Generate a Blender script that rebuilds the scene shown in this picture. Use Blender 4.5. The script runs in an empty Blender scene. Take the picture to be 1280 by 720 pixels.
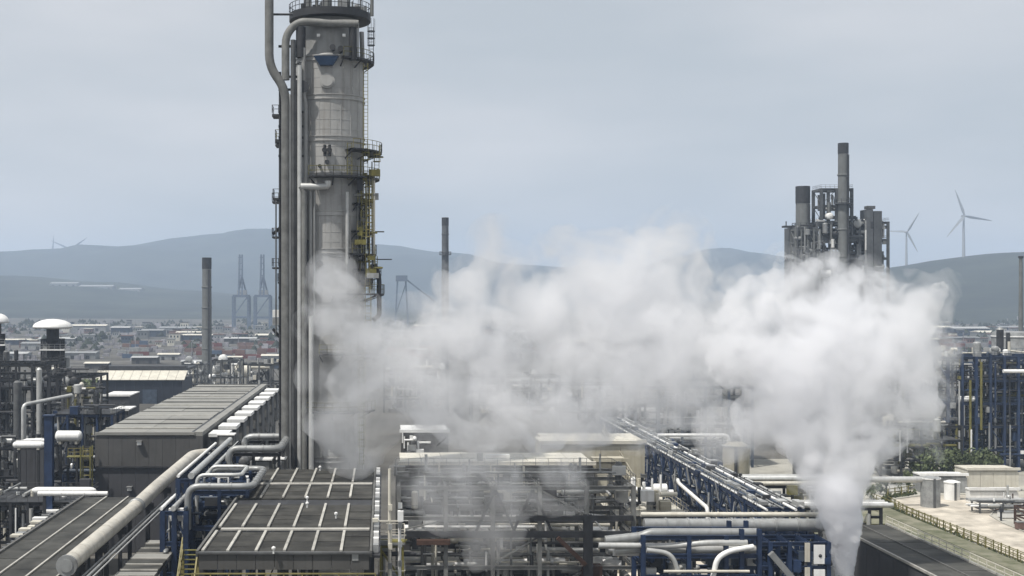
import bpy, bmesh, math, random
from mathutils import Vector, Matrix, noise
R = math.radians
rng = random.Random(7)
scn = bpy.context.scene
COL = scn.collection
H, F, VX, VY = 38.0, 1600.0, 480.0, 371.0        # camera height, focal length in px of a 1280 wide frame, vanishing point

# ------------------------------------------------------------------ camera
cam = bpy.data.cameras.new('camera')
cam.sensor_width = 36; cam.lens = 36*F/1280
cam.shift_x = (640-VX)/1280; cam.shift_y = (VY-360)/1280
cam.clip_start = 0.5; cam.clip_end = 30000
camo = bpy.data.objects.new('camera', cam); COL.objects.link(camo)
camo.location = (0, 0, H); camo.rotation_euler = (R(90), 0, 0)
scn.camera = camo

# ------------------------------------------------------------------ sky, sun, exposure
SUN_EL, SUN_ROT = 62, -128                          # rot measured from +Y towards +X
w = bpy.data.worlds.new('World'); scn.world = w; w.use_nodes = True
nt = w.node_tree; N = nt.nodes; L = nt.links
bg = N['Background']; bg.inputs['Strength'].default_value = 0.1
sky = N.new('ShaderNodeTexSky'); sky.sky_type = 'NISHITA'; sky.sun_disc = False
sky.sun_elevation = R(SUN_EL); sky.sun_rotation = R(SUN_ROT % 360); sky.dust_density = 2.5
tc = N.new('ShaderNodeTexCoord'); mp = N.new('ShaderNodeMapping'); mp.inputs['Scale'].default_value = (2.2, 2.2, 9.0)
L.new(tc.outputs['Generated'], mp.inputs['Vector'])
nz = N.new('ShaderNodeTexNoise'); nz.inputs['Scale'].default_value = 1.3; nz.inputs['Detail'].default_value = 5; nz.inputs['Roughness'].default_value = .45
L.new(mp.outputs['Vector'], nz.inputs['Vector'])
cr = N.new('ShaderNodeValToRGB')
cr.color_ramp.elements[0].position = .34; cr.color_ramp.elements[0].color = (.43, .46, .485, 1)
cr.color_ramp.elements[1].position = .64; cr.color_ramp.elements[1].color = (.575, .578, .59, 1)
L.new(nz.outputs['Fac'], cr.inputs['Fac'])
vm = N.new('ShaderNodeVectorMath'); vm.operation = 'SCALE'; vm.inputs['Scale'].default_value = 10.0
L.new(cr.outputs['Color'], vm.inputs[0])
mx = N.new('ShaderNodeMix'); mx.data_type = 'RGBA'; mx.inputs[0].default_value = .92
L.new(sky.outputs['Color'], mx.inputs[6]); L.new(vm.outputs['Vector'], mx.inputs[7])
L.new(mx.outputs[2], bg.inputs['Color'])

sl = bpy.data.lights.new('sun', 'SUN'); sl.energy = 4.0; sl.angle = R(1.5); sl.color = (1, .965, .91)
so = bpy.data.objects.new('sun', sl); COL.objects.link(so)
sd = Vector((math.sin(R(SUN_ROT))*math.cos(R(SUN_EL)), math.cos(R(SUN_ROT))*math.cos(R(SUN_EL)), math.sin(R(SUN_EL))))
so.rotation_euler = sd.to_track_quat('Z', 'Y').to_euler(); so.location = (0, 0, 300)
scn.view_settings.view_transform = 'Standard'; scn.view_settings.look = 'None'
scn.view_settings.exposure = 0.32; scn.view_settings.gamma = 1
cy = scn.cycles
cy.max_bounces = 24; cy.diffuse_bounces = 3; cy.glossy_bounces = 2; cy.transparent_max_bounces = 8
cy.volume_bounces = 20; cy.volume_max_steps = 256; cy.use_denoising = True; cy.sample_clamp_indirect = 6

# ------------------------------------------------------------------ materials
ORD = ['leftmost']+[w_+' from left' for w_ in 'second third fourth fifth sixth seventh eighth ninth tenth eleventh twelfth thirteenth fourteenth fifteenth sixteenth'.split()]
MARKS = [(0,'the left edge white cap'),(66,'the mushroom capped tower'),(175,'the blue black warehouse'),(258,'the lone left chimney'),(318,'the raised boom cranes'),(412,'the tall tower'),(510,'the jib crane'),(556,'the slender chimney'),(640,'the steam bank left half'),(760,'the steam bank right half'),(900,'the gap in the steam'),(1050,'the furnace block'),(1160,'the right end of the steam'),(1220,'the right blue structure'),(1275,'the thin right edge chimney')]
FAR = []
def label_far():
    cells = {}
    for o, px, py, what in FAR:
        mk = min(MARKS, key=lambda q: abs(q[0]-px))[1]; cells.setdefault((what, mk), []).append((px, o))
    for (what, mk), l in cells.items():
        l.sort(key=lambda q: q[0])
        for i, (px, o) in enumerate(l): o['label'] = f"{what} beyond {mk}" + (f", {ORD[i]}" if len(l) > 1 else '')
MATS = {}
def mat(name, col, rough=.6, metal=0.0, var=.25, scale=.6, streak=.0, bump=.0, tint=None):
    m = bpy.data.materials.new(name); m.use_nodes = True
    nt = m.node_tree; N = nt.nodes; L = nt.links; b = N['Principled BSDF']
    b.inputs['Roughness'].default_value = rough; b.inputs['Specular IOR Level'].default_value = .2 if rough >= .65 else .4; b.inputs['Metallic'].default_value = metal
    g = N.new('ShaderNodeNewGeometry')
    n1 = N.new('ShaderNodeTexNoise'); n1.inputs['Scale'].default_value = scale; n1.inputs['Detail'].default_value = 6; n1.inputs['Roughness'].default_value = .65
    L.new(g.outputs['Position'], n1.inputs['Vector'])
    r = N.new('ShaderNodeMapRange'); r.inputs['From Min'].default_value = .3; r.inputs['From Max'].default_value = .7
    L.new(n1.outputs['Fac'], r.inputs['Value'])
    d = tint or tuple(c*(1-var*1.3) for c in col); br = tuple(min(1, c*(1+var*.7)) for c in col)
    mix = N.new('ShaderNodeMix'); mix.data_type = 'RGBA'
    mix.inputs[6].default_value = (*d, 1); mix.inputs[7].default_value = (*br, 1)
    L.new(r.outputs['Result'], mix.inputs[0]); out = mix.outputs[2]
    # each object a little lighter or darker than its neighbour
    oi = N.new('ShaderNodeObjectInfo'); mr = N.new('ShaderNodeMapRange')
    mr.inputs['To Min'].default_value = 1-var*.45; mr.inputs['To Max'].default_value = 1+var*.45
    L.new(oi.outputs['Random'], mr.inputs['Value'])
    sc = N.new('ShaderNodeVectorMath'); sc.operation = 'SCALE'
    L.new(out, sc.inputs[0]); L.new(mr.outputs['Result'], sc.inputs['Scale']); out = sc.outputs['Vector']
    if streak > 0:
        mp = N.new('ShaderNodeMapping'); mp.inputs['Scale'].default_value = (2.2, 2.2, .12)
        L.new(g.outputs['Position'], mp.inputs['Vector'])
        n2 = N.new('ShaderNodeTexNoise'); n2.inputs['Scale'].default_value = 1.0; n2.inputs['Detail'].default_value = 4
        L.new(mp.outputs['Vector'], n2.inputs['Vector'])
        r2 = N.new('ShaderNodeMapRange'); r2.inputs['From Min'].default_value = .52; r2.inputs['From Max'].default_value = .78; r2.inputs['To Max'].default_value = streak
        L.new(n2.outputs['Fac'], r2.inputs['Value'])
        m2 = N.new('ShaderNodeMix'); m2.data_type = 'RGBA'; m2.inputs[7].default_value = (col[0]*.42, col[1]*.36, col[2]*.3, 1)
        L.new(r2.outputs['Result'], m2.inputs[0]); L.new(out, m2.inputs[6]); out = m2.outputs[2]
    L.new(out, b.inputs['Base Color'])
    if bump > 0:
        bp = N.new('ShaderNodeBump'); bp.inputs['Strength'].default_value = bump; bp.inputs['Distance'].default_value = .05
        L.new(n1.outputs['Fac'], bp.inputs['Height']); L.new(bp.outputs['Normal'], b.inputs['Normal'])
    MATS[name] = m
    return m
mat('blue', (.015, .032, .078), .5, 0, .35, .8, .5)
mat('bluegrey', (.045, .062, .09), .55, 0, .35, .7, .4)
mat('steel', (.10, .102, .102), .55, .1, .35, .7, .4)
mat('dark', (.032, .033, .036), .6, 0, .4, .7, .3)
mat('galv', (.30, .305, .30), .5, .25, .3, .8, .3)
mat('white', (.76, .755, .73), .5, 0, .14, .4, .3)
mat('cream', (.56, .53, .45), .6, 0, .16, .4, .35)
mat('lag', (.50, .50, .48), .42, .35, .18, .5, .3)
mat('lagd', (.27, .275, .27), .45, .3, .2, .5, .35)
mat('deck', (.050, .048, .042), .75, 0, .5, .35, .0)
mat('deckl', (.058, .057, .051), .75, 0, .45, .3)
mat('strip', (.40, .385, .345), .6, 0, .25, .8)
mat('roof', (.25, .245, .225), .7, 0, .16, .25)
mat('seam', (.13, .128, .12), .7)
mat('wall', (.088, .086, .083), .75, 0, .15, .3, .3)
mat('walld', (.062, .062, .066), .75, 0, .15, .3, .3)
mat('olive', (.16, .145, .045), .65, 0, .35, .8, .4)
mat('yellow', (.22, .19, .07), .55, 0, .3, .8, .3)
mat('beige', (.40, .37, .29), .7, 0, .18, .3, .4)
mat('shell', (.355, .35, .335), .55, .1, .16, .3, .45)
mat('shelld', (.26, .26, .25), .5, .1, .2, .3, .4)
mat('conc', (.58, .525, .44), .9, 0, .36, .22, 0, .2)
mat('concg', (.36, .345, .30), .9, 0, .25, .15, 0, .2)
mat('ground', (.095, .09, .08), .95, 0, .5, .03, 0, .3)
mat('rust', (.075, .045, .034), .8, 0, .35, .9)
mat('red', (.15, .05, .045), .6, 0, .2); mat('boxblue', (.06, .09, .14), .6, 0, .2)
mat('brick', (.17, .11, .095), .8, 0, .2)
mat('green', (.12, .14, .07), .9, 0, .4, .5, 0, 0, (.045, .06, .028))
mat('bark', (.09, .065, .045), .9)
mat('glass', (.03, .04, .05), .15, 0, .2)
mat('signblue', (.014, .038, .085), .5, 0, .15)
mat('stack', (.15, .155, .15), .6, .1, .2, .3, .4)
mat('furn', (.085, .09, .095), .6, 0, .3, .4, .4)
mat('crane', (.10, .13, .18), .6)
mat('turbine', (.30, .31, .32), .5, 0, .05)
mat('verge', (.17, .16, .12), .95, 0, .5, .4, 0, 0, (.07, .08, .04))
mat('lagw', (.56, .525, .45), .45, .2, .2, .5, .4)
mat('navy', (.012, .016, .027), .6, 0, .2)
mat('muddle', (.26, .25, .26), .8, 0, .8, .06, 0, 0, (.05, .05, .06))
mat('wood', (.035, .042, .03), .95, 0, .5, .1)
mat('frame', (.175, .175, .165), .6, 0, .3, .7, .4)
mat('hill', (.045, .052, .038), .95, 0, 1.2, .007, 0, 0, (.02, .025, .022))

# ------------------------------------------------------------------ mesh kit
class MB:
    def __init__(s): s.v = []; s.f = []
    def add(s, vs, fs):
        o = len(s.v); s.v += [tuple(v) for v in vs]; s.f += [tuple(i+o for i in f) for f in fs]; return s
    def box(s, x0, x1, y0, y1, z0, z1):
        return s.add([(x0,y0,z0),(x1,y0,z0),(x1,y1,z0),(x0,y1,z0),(x0,y0,z1),(x1,y0,z1),(x1,y1,z1),(x0,y1,z1)],
                     [(0,3,2,1),(4,5,6,7),(0,1,5,4),(1,2,6,5),(2,3,7,6),(3,0,4,7)])
    def quad(s, a, b, c, d): return s.add([a, b, c, d], [(0,1,2,3)])
    def bar(s, a, b, wd, ht=None):
        a = Vector(a); b = Vector(b); d = b-a; l = d.length
        if l < 1e-6: return s
        q = d.to_track_quat('Z', 'Y' if abs(d.normalized().y) < .99 else 'X').to_matrix(); ht = ht or wd
        vs = []
        for t in (0, l):
            for x, y in ((-1,-1),(1,-1),(1,1),(-1,1)): vs.append(a+q@Vector((x*wd/2, y*ht/2, t)))
        return s.add(vs, [(0,3,2,1),(4,5,6,7),(0,1,5,4),(1,2,6,5),(2,3,7,6),(3,0,4,7)])
    def tube(s, pts, r, n=12, bend=None, caps=True):
        pts = [Vector(p) for p in pts]
        if len(pts) > 2:
            bend = bend or r*3; out = [pts[0]]
            for i in range(1, len(pts)-1):
                p = pts[i]; a = (pts[i-1]-p); b = (pts[i+1]-p)
                k = min(bend, a.length*.49, b.length*.49); a = p+a.normalized()*k; b = p+b.normalized()*k
                for j in range(6):
                    t = j/5; out.append(a*(1-t)**2+p*2*t*(1-t)+b*t*t)
            out.append(pts[-1]); pts = out
        nrm = None; rings = []; rr = r if isinstance(r, (list, tuple)) else [r]*len(pts)
        for i, p in enumerate(pts):
            d = (pts[min(i+1, len(pts)-1)]-pts[max(i-1, 0)]).normalized()
            if nrm is None: nrm = d.orthogonal().normalized()
            nrm = (nrm-d*nrm.dot(d)).normalized(); bn = d.cross(nrm)
            rings.append([p+(nrm*math.cos(2*math.pi*k/n)+bn*math.sin(2*math.pi*k/n))*rr[i] for k in range(n)])
        vs = [v for rg in rings for v in rg]; fs = []
        for i in range(len(rings)-1):
            for k in range(n): fs.append((i*n+k, i*n+(k+1) % n, (i+1)*n+(k+1) % n, (i+1)*n+k))
        if caps: fs.append(tuple(range(n-1, -1, -1))); fs.append(tuple((len(rings)-1)*n+k for k in range(n)))
        return s.add(vs, fs)
    def lathe(s, prof, c=(0,0,0), n=24, a0=0, a1=2*math.pi):
        full = abs(a1-a0-2*math.pi) < 1e-6; m = n if full else n+1; vs = []; fs = []
        for r, z in prof:
            for k in range(m):
                a = a0+(a1-a0)*k/n; vs.append((c[0]+r*math.cos(a), c[1]+r*math.sin(a), c[2]+z))
        for i in range(len(prof)-1):
            for k in range(n):
                k2 = (k+1) % m; fs.append((i*m+k, i*m+k2, (i+1)*m+k2, (i+1)*m+k))
        return s.add(vs, fs)
    def mesh(s, m, name='mesh', smooth=True):
        me = bpy.data.meshes.new(name); me.from_pydata(s.v, [], s.f); me.materials.append(MATS[m])
        if smooth:
            me.polygons.foreach_set('use_smooth', [True]*len(me.polygons)); me.set_sharp_from_angle(angle=R(38))
        me.update(); return me
def wm(o):
    m = o.matrix_basis.copy()
    return m if o.parent is None else wm(o.parent) @ o.matrix_parent_inverse @ m
def link(name, me, parent=None, M=None):
    o = bpy.data.objects.new(name, me); COL.objects.link(o)
    if M is not None: o.matrix_basis = M
    if parent is not None:
        o.parent = parent; o.matrix_parent_inverse = wm(parent).inverted()
    return o
def tag(o, label=None, cat=None, group=None, kind=None):
    if label: o['label'] = label
    if cat: o['category'] = cat
    if group: o['group'] = group
    if kind: o['kind'] = kind
    return o
def thing(name, label, cat, loc, group=None):
    o = link(name, None, None, Matrix.Translation(Vector(loc))); o.empty_display_size = .5
    return tag(o, label, cat, group)
UNIT = {}
def unit(shape, m):
    k = (shape, m)
    if k not in UNIT:
        b = MB()
        if shape == 'box': b.box(-.5, .5, -.5, .5, -.5, .5)
        elif shape == 'cyl': b.lathe([(0,-.5),(.5,-.5),(.5,.5),(0,.5)], n=14)
        elif shape == 'beam':          # I section along local Z
            for x0, x1, y0, y1 in ((-.5,.5,-.5,-.38),(-.5,.5,.38,.5),(-.08,.08,-.379,.379)): b.box(x0, x1, y0, y1, -.5, .5)
        elif shape == 'drum':          # dished ends, along Z
            b.lathe([(0,-.5),(.25,-.485),(.42,-.45),(.5,-.40),(.5,.40),(.42,.45),(.25,.485),(0,.5)], n=16)
        elif shape == 'dome':
            b.lathe([(0,-.5),(.5,-.5)]+[(.5*math.cos(t*.15708), -.5+math.sin(t*.15708)) for t in range(1, 10)]+[(0,.5)], n=24)
        UNIT[k] = b.mesh(m, shape+'_'+m)
    return UNIT[k]
def piece(name, shape, m, parent, c, s, rot=None):
    M = Matrix.Translation(Vector(c))
    if rot is not None: M = M @ (rot.to_matrix().to_4x4() if hasattr(rot, 'to_matrix') else rot)
    return link(name, unit(shape, m), parent, M @ Matrix.Diagonal((*s, 1)))
def span(name, shape, m, parent, a, b, wd, ht=None):
    a = Vector(a); b = Vector(b); d = b-a
    up = 'Y' if abs(d.normalized().y) < .9 else 'X'
    return piece(name, shape, m, parent, (a+b)/2, (wd, ht or wd, d.length), d.to_track_quat('Z', up))
def at(px, py, Y): return Vector(((px-VX)*Y/F, Y, H-(py-VY)*Y/F))
def Yof(z, py): return F*(H-z)/(py-VY)
def part(name, mb, m, parent, smooth=True): return link(name, mb.mesh(m, name, smooth), parent)
def pipe(name, label, pts, r, m, group=None, n=12, bend=None, flange=0, cat='pipe'):
    t = tag(link(name, MB().tube(pts, r, n, bend).mesh(m, name)), label, cat, group)
    if flange:
        for i in range(len(pts)-1):
            a = Vector(pts[i]); b = Vector(pts[i+1]); k = max(1, int((b-a).length/flange))
            for j in range(1, k):
                p = a.lerp(b, j/k); d = (b-a).normalized()*.09
                span('flange', 'cyl', m, t, p-d, p+d, r*2.28)
    return t
def railing(mb, pts, h=1.1, step=1.5, t=.05):
    for a, b in zip(pts, pts[1:]):
        a = Vector(a); b = Vector(b); k = max(1, round((b-a).length/step)); up = Vector((0,0,h))
        for j in range(k+1): p = a.lerp(b, j/k); mb.bar(p, p+up, t)
        mb.bar(a+up, b+up, t); mb.bar(a+up*.5, b+up*.5, t)
    return mb
def frame(t, x0, x1, y0, y1, zs, nx, ny, m, cw=.4, bw=.3, z0=0, decks=(), rails=(), brace=True, dm='galv', rm='galv', inner=False):
    xs = [x0+(x1-x0)*i/nx for i in range(nx+1)]; ys = [y0+(y1-y0)*i/ny for i in range(ny+1)]
    for i, x in enumerate(xs):
        for j, y in enumerate(ys):
            if inner or i in (0, nx) or j in (0, ny): span('column', 'beam', m, t, (x,y,z0), (x,y,zs[-1]), cw)
    for z in zs:
        for j, y in enumerate(ys):
            for i in range(nx): span('beam', 'beam', m, t, (xs[i]+cw/2,y,z-bw/2), (xs[i+1]-cw/2,y,z-bw/2), bw*.7, bw)
        for i, x in enumerate(xs):
            for j in range(ny): span('beam', 'beam', m, t, (x,ys[j]+cw/2,z-bw/2), (x,ys[j+1]-cw/2,z-bw/2), bw, bw*.7)
    for z in decks: piece('deck', 'box', dm, t, ((x0+x1)/2, (y0+y1)/2, z+.05), (x1-x0+.5, y1-y0+.5, .09))
    for z in rails:
        e = .2
        part('railing', railing(MB(), [(x0-e,y0-e,z+.1),(x1+e,y0-e,z+.1),(x1+e,y1+e,z+.1),(x0-e,y1+e,z+.1),(x0-e,y0-e,z+.1)]), rm, t, False)
    if brace:
        zz = [z0]+list(zs)
        for k in range(len(zz)-1):
            i = rng.randrange(nx)
            a, b = (xs[i], xs[i+1]) if rng.random() < .5 else (xs[i+1], xs[i])
            span('brace', 'box', m, t, (a,y0,zz[k]+.2), (b,y0,zz[k+1]-.4), .18)
            i = rng.randrange(ny); X = x0 if x0 > 0 else x1
            span('brace', 'box', m, t, (X,ys[i],zz[k]+.2), (X,ys[i+1],zz[k+1]-.4), .18)
def fill(t, x0, x1, y0, y1, z0, z1, n, pal=('lag','lagd','galv','white','steel'), rmin=.08, rmax=.3, hor=.5, boxes=.2):
    for _ in range(n):
        m = rng.choice(pal); r = rng.uniform(rmin, rmax); x = rng.uniform(x0, x1); y = rng.uniform(y0, y1); z = rng.uniform(z0, z1); k = rng.random()
        if k < boxes*.6:
            s = (rng.uniform(.5, 1.6), rng.uniform(.5, 1.6), rng.uniform(.5, 1.4)); piece(rng.choice(('junction_box', 'pump', 'cabinet')), 'box', m, t, (x,y,z), s)
        elif k < boxes:
            l = rng.uniform(1.5, 4); q = rng.choice((None, Matrix.Rotation(R(90), 4, 'Y'), Matrix.Rotation(R(90), 4, 'X')))
            piece('drum', 'drum', m, t, (x,y,z), (r*5, r*5, l), q)
        elif k < boxes+(1-boxes)*hor:
            if rng.random() < .6:
                a = rng.uniform(x0, x1); b = rng.uniform(x0, x1)
                if abs(a-b) < 1.5: b = a+2
                span('pipe', 'cyl', m, t, (a,y,z), (b,y,z), r*2)
            else:
                a = rng.uniform(y0, y1); b = rng.uniform(y0, y1)
                if abs(a-b) < 1.5: b = a+2
                span('pipe', 'cyl', m, t, (x,a,z), (x,b,z), r*2)
        else:
            a = rng.uniform(z0, z1); b = rng.uniform(z0, z1)
            if abs(a-b) < 1.5: b = a+2
            span('pipe', 'cyl', m, t, (x,y,a), (x,y,b), r*2)

# ================================================================== SETTING
g = MB().quad((-7000,-300,0),(7000,-300,0),(7000,7500,0),(-7000,7500,0))
tag(link('ground', g.mesh('ground', 'ground', False)), kind='structure')
# pale concrete yard on the right and in the middle, 4 mm sheets
def sheet(name, pts, m, z): return tag(link(name, MB().add([(x,y,z) for x, y in pts], [tuple(range(len(pts)))]).mesh(m, name, False)), kind='structure')
sheet('concrete_yard', [(52,150),(300,150),(300,268),(150,262),(100,252),(70,246),(52,236)], 'concg', .004)
sheet('gravel_strip', [(96,246),(300,252),(300,300),(60,300),(60,246)], 'concg', .002)
sheet('concrete_apron', [(24,170),(45.5,170),(45.5,300),(24,300)], 'conc', .004)
# access road, running away from the camera and bending right
rl = [(91.5,120),(91.5,160),(91.5,200),(91.2,220),(92.5,232),(96,240),(103,244.5),(115,246)]
rr = [(103.5,120),(103.3,160),(103,200),(103.5,214),(105,222),(108,227),(114,230),(124,231)]
mb = MB()
for i in range(len(rl)-1): mb.quad((*rl[i],.008),(*rr[i],.008),(*rr[i+1],.008),(*rl[i+1],.008))
tag(link('road', mb.mesh('conc', 'road', False)), kind='structure')
mb = MB()
for side, dx in ((rl,-.15),(rr,.15)):
    for a, b in zip(side, side[1:]): mb.bar((a[0]+dx,a[1],.06),(b[0]+dx,b[1],.06),.26,.16)
tag(link('kerb', mb.mesh('concg', 'kerb', False)), kind='structure')

# hills
def interp(pts, x):
    if x <= pts[0][0]: return pts[0][1]
    for (a, ya), (b, yb) in zip(pts, pts[1:]):
        if x <= b: t = (x-a)/(b-a); t = t*t*(3-2*t); return ya+(yb-ya)*t
    return pts[-1][1]
def ridge(px, Yr): return [((x-VX)*Yr/F, H-(y-VY)*Yr/F) for x, y in px]
R_FAR = ridge([(-600,330),(-200,322),(0,316),(80,314),(150,308),(230,298),(290,291.5),(330,291),(400,297),(480,306),(560,317),(640,330),(740,336),(800,334),(850,322),(900,309.5),(940,318),(1000,336),(1100,345),(1400,340)], 5500)
R_LOW = ridge([(-600,352),(-100,344),(40,347),(140,353),(240,363),(330,372),(450,384),(600,390),(2000,392)], 3500)
R_RGT = ridge([(-400,395),(700,392),(900,384),(1000,368),(1060,350),(1110,337),(1150,327.5),(1204,320),(1280,314.5),(1400,306),(1600,300),(2000,310)], 2600)
def ss(a, b, x): t = max(0, min(1, (x-a)/(b-a))); return t*t*(3-2*t)
def terrain(X, Y):
    n = noise.fractal(Vector((X*.0022, Y*.0022, 3.1)), 1.0, 2.0, 5)
    h = -3
    for prof, Yr, Y0, back, amp in ((R_FAR,5500,3700,1800,.10),(R_LOW,3500,2150,1500,.16),(R_RGT,2600,1650,1300,.10)):
        z = interp(prof, X*1.0)
        k = ss(Y0, Yr, Y) if Y < Yr else 1-ss(Yr, Yr+back, Y)*.8
        edge = min(1, abs(Y-Yr)/400+.12)
        h = max(h, z*k*(1+n*amp*2*edge*(1 if k < .999 else .4))-3*(1-k))
    return h
xs = list(range(-5600, 5601, 70)); ys = list(range(1600, 7001, 60))
vs = [(x, y, terrain(x, y)) for y in ys for x in xs]; nx = len(xs)
fs = [(j*nx+i, j*nx+i+1, (j+1)*nx+i+1, (j+1)*nx+i) for j in range(len(ys)-1) for i in range(nx-1)]
tag(link('hills', MB().add(vs, fs).mesh('hill', 'hills')), kind='structure')

# ================================================================== MAIN DISTILLATION TOWER
TX, TY, TR = -6.96, 165.0, 4.38
def tz(py): return H-(py-VY)*TY/F
T = thing('distillation_tower', 'tallest grey cylindrical distillation tower rising out of the steam, with yellow ladders and side pipes', 'tower', (TX,TY,0))
rings = [0, tz(570), tz(502), tz(440), tz(380), tz(315), tz(268.5), tz(222), tz(177.5), tz(126.5), tz(79)]
for a, b in zip(rings, rings[1:]):
    sc_ = part('shell_course', MB().lathe([(TR,a+.02),(TR,b-.02)], (TX,TY,0), 48), 'shell', T); mb = MB(); o_ = rng.random()
    for k in range(20):
        q = o_+k*math.pi/10; mb.bar((TX+math.cos(q)*(TR+.01),TY+math.sin(q)*(TR+.01),a+.05),(TX+math.cos(q)*(TR+.01),TY+math.sin(q)*(TR+.01),b-.05),.07,.05)
    z_ = a+1.15
    while z_ < b-.6: mb.lathe([(TR,z_-.03),(TR+.022,z_-.025),(TR+.022,z_+.025),(TR,z_+.03)], (TX,TY,0), 48); z_ += 1.2
    part('cladding_seam', mb, 'shell', sc_, False)
    part('stiffening_ring', MB().lathe([(TR-.05,b-.34),(TR+.16,b-.34),(TR+.16,b-.22),(TR+.05,b-.21),(TR+.05,b+.21),(TR+.16,b+.22),(TR+.16,b+.34),(TR-.05,b+.34)], (TX,TY,0), 48), 'shell', T)
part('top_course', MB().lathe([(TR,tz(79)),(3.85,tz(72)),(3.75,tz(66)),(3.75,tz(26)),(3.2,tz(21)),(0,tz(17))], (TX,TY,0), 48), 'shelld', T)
def plat(z, a0, a1, ro, ri=TR, m='dark', rm='yellow', rail=True, th=.22):
    a0, a1 = R(a0), R(a1); n = max(6, int((a1-a0)/R(9)))
    mb = MB().lathe([(ri,z-th),(ro,z-th),(ro,z),(ri,z),(ri,z-th)], (TX,TY,0), n, a0, a1)
    for k in range(0, n+1, 3):
        a = a0+(a1-a0)*k/n; c, s = math.cos(a), math.sin(a)
        mb.bar((TX+c*ri,TY+s*ri,z-1.1),(TX+c*(ro-.1),TY+s*(ro-.1),z-.2),.12)
    p = part('platform', mb, m, T)
    if rail:
        pts = [(TX+math.cos(a0+(a1-a0)*k/n)*ro, TY+math.sin(a0+(a1-a0)*k/n)*ro, z) for k in range(n+1)]
        part('railing', railing(MB(), pts, 1.15, 1.0, .06), rm, p, False)
plat(tz(19), 0, 360, 5.25, 2.5, 'dark', 'dark', True, .9)
plat(tz(79), -70, 60, 5.7, rm='olive'); plat(tz(191), -62, 20, 6.7, rm='yellow'); plat(tz(224), -112, 20, 6.4, rm='olive')
plat(tz(318), -60, 20, 6.0, rm='olive'); plat(tz(367), -85, 25, 7.0, rm='olive'); plat(tz(345), -40, 25, 6.6, rm='dark')
plat(tz(440), -100, 10, 6.2, rm='olive'); plat(tz(510), -140, -20, 6.2, rm='olive')
# rectangular bracket platforms and instrument boxes on the pipe side
for py, x0, h in ((141,340,6),(172,344,8),(180,344,3),(246,341,5),(251,340,3),(295,340,3),(333,340,4),(352,347,3)):
    a = at(x0, py, 161); b = at(372, py+h, 161)
    p = piece('bracket_platform', 'box', 'dark', T, ((a.x+b.x)/2, 162.2, (a.z+b.z)/2), (b.x-a.x, 2.4, max(.2, (a.z-b.z)*.5)))
    part('railing', railing(MB(), [(b.x,161.1,a.z),(a.x,161.1,a.z),(a.x,163.3,a.z)], 1.0, .9, .06), 'olive' if py in (172, 180) else 'dark', p, False)
for py in (293, 411):
    a, b = (at(341, py, 161.5), at(356, py-14 if py == 293 else py+18, 161.5)); span('strut', 'beam', 'dark', T, a, b, .35)
for k, (py, m) in enumerate(((392,'white'),(402,'galv'))):
    a = at(349, py, 161); piece('instrument_cabinet', 'box', m, T, (a.x, 162, a.z), (1.7, 2, .9))
# ladders with safety cages
def ladder(px, py0, py1, Y, m='yellow', cage=True):
    a = at(px, py0, Y); b = at(px, py1, Y); mb = MB(); z = b.z
    for dx in (-.28, .28): mb.bar((a.x+dx,Y,b.z),(a.x+dx,Y,a.z),.08)
    while z < a.z: mb.bar((a.x-.28,Y,z),(a.x+.28,Y,z),.05); z += .45
    l = part('ladder', mb, m, T, False)
    if cage:
        mb = MB(); z = b.z+2.2
        while z < a.z:
            mb.lathe([(.46,-.05),(.46,.05)], (a.x,Y-.28,z), 10); z += .9
        for k in range(5):
            t = math.pi+math.pi*k/4; mb.bar((a.x+.46*math.cos(t),Y-.28+.46*math.sin(t),b.z+2.2),(a.x+.46*math.cos(t),Y-.28+.46*math.sin(t),a.z+1),.05)
        part('safety_cage', mb, m, l, False)
plat(tz(290), -50, 15, 5.6, rm='yellow'); plat(tz(256), -48, 0, 5.5, rm='olive'); ladder(457, 79, 190, 161.2, 'olive', False); ladder(471, 191, 224, 162.5, 'yellow'); ladder(459.5, 226, 367, 161.2, 'yellow', False); ladder(469, 320, 367, 162.4, 'olive', False)
fill(T, TX+3.6, TX+6.3, 161, 163, tz(367), tz(195), 60, ('olive','olive','dark','steel','dark','galv'), .05, .11, .3, .45)
ladder(457, 190, 222, 161.0, 'olive'); ladder(462, 226, 318, 161.5); ladder(455, 226, 318, 160.9, 'olive', False)
ladder(465, 318, 367, 162, 'olive'); ladder(464, 34, 79, 163, 'dark'); ladder(437, 178, 224, 160.6, 'olive', False); ladder(460, 367, 440, 161.5); ladder(452, 440, 580, 161, 'olive')
# pipes running up the pipe side
def tp(pts, r, m='lagd', Y=160.6, bend=None): return part('riser_pipe', MB().tube([at(x, y, Y) for x, y in pts], r, 14, bend), m, T)
tp([(336.5,-40),(336.5,83),(357,112),(357,640)], .56, 'frame', 160.2, 1.6)
tp([(448,30),(372,27),(357,44),(357,100)], .5, 'frame', 160.4, 1.6)
tp([(366.5,50),(366.5,660)], .34, 'steel', 160.3); tp([(374.5,82),(374.5,660)], .30, 'lag', 159.8)
tp([(379.5,60),(379.5,120),(382,128),(382,300)], .28, 'shelld', 160.4)
tp([(376,233),(410,233),(410,226)], .42, 'lag', 159.6); tp([(376,233),(380,240),(381,660)], .33, 'frame', 159.6, 1.2)
tp([(389,395),(389,660)], .32, 'lag', 159.4); tp([(350,90),(350,640)], .16, 'dark', 161)
tp([(434,240),(434,330)], .22, 'lag', 160.3); tp([(388,240),(388,330)], .26, 'shelld', 160.2); tp([(467,226),(467,330)], .2, 'cream', 162)
tp([(341,18),(366,18)], .14, 'dark', 160.6); tp([(468,330),(474,345),(474,395),(466,400)], .3, 'dark', 162, .8)
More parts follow.
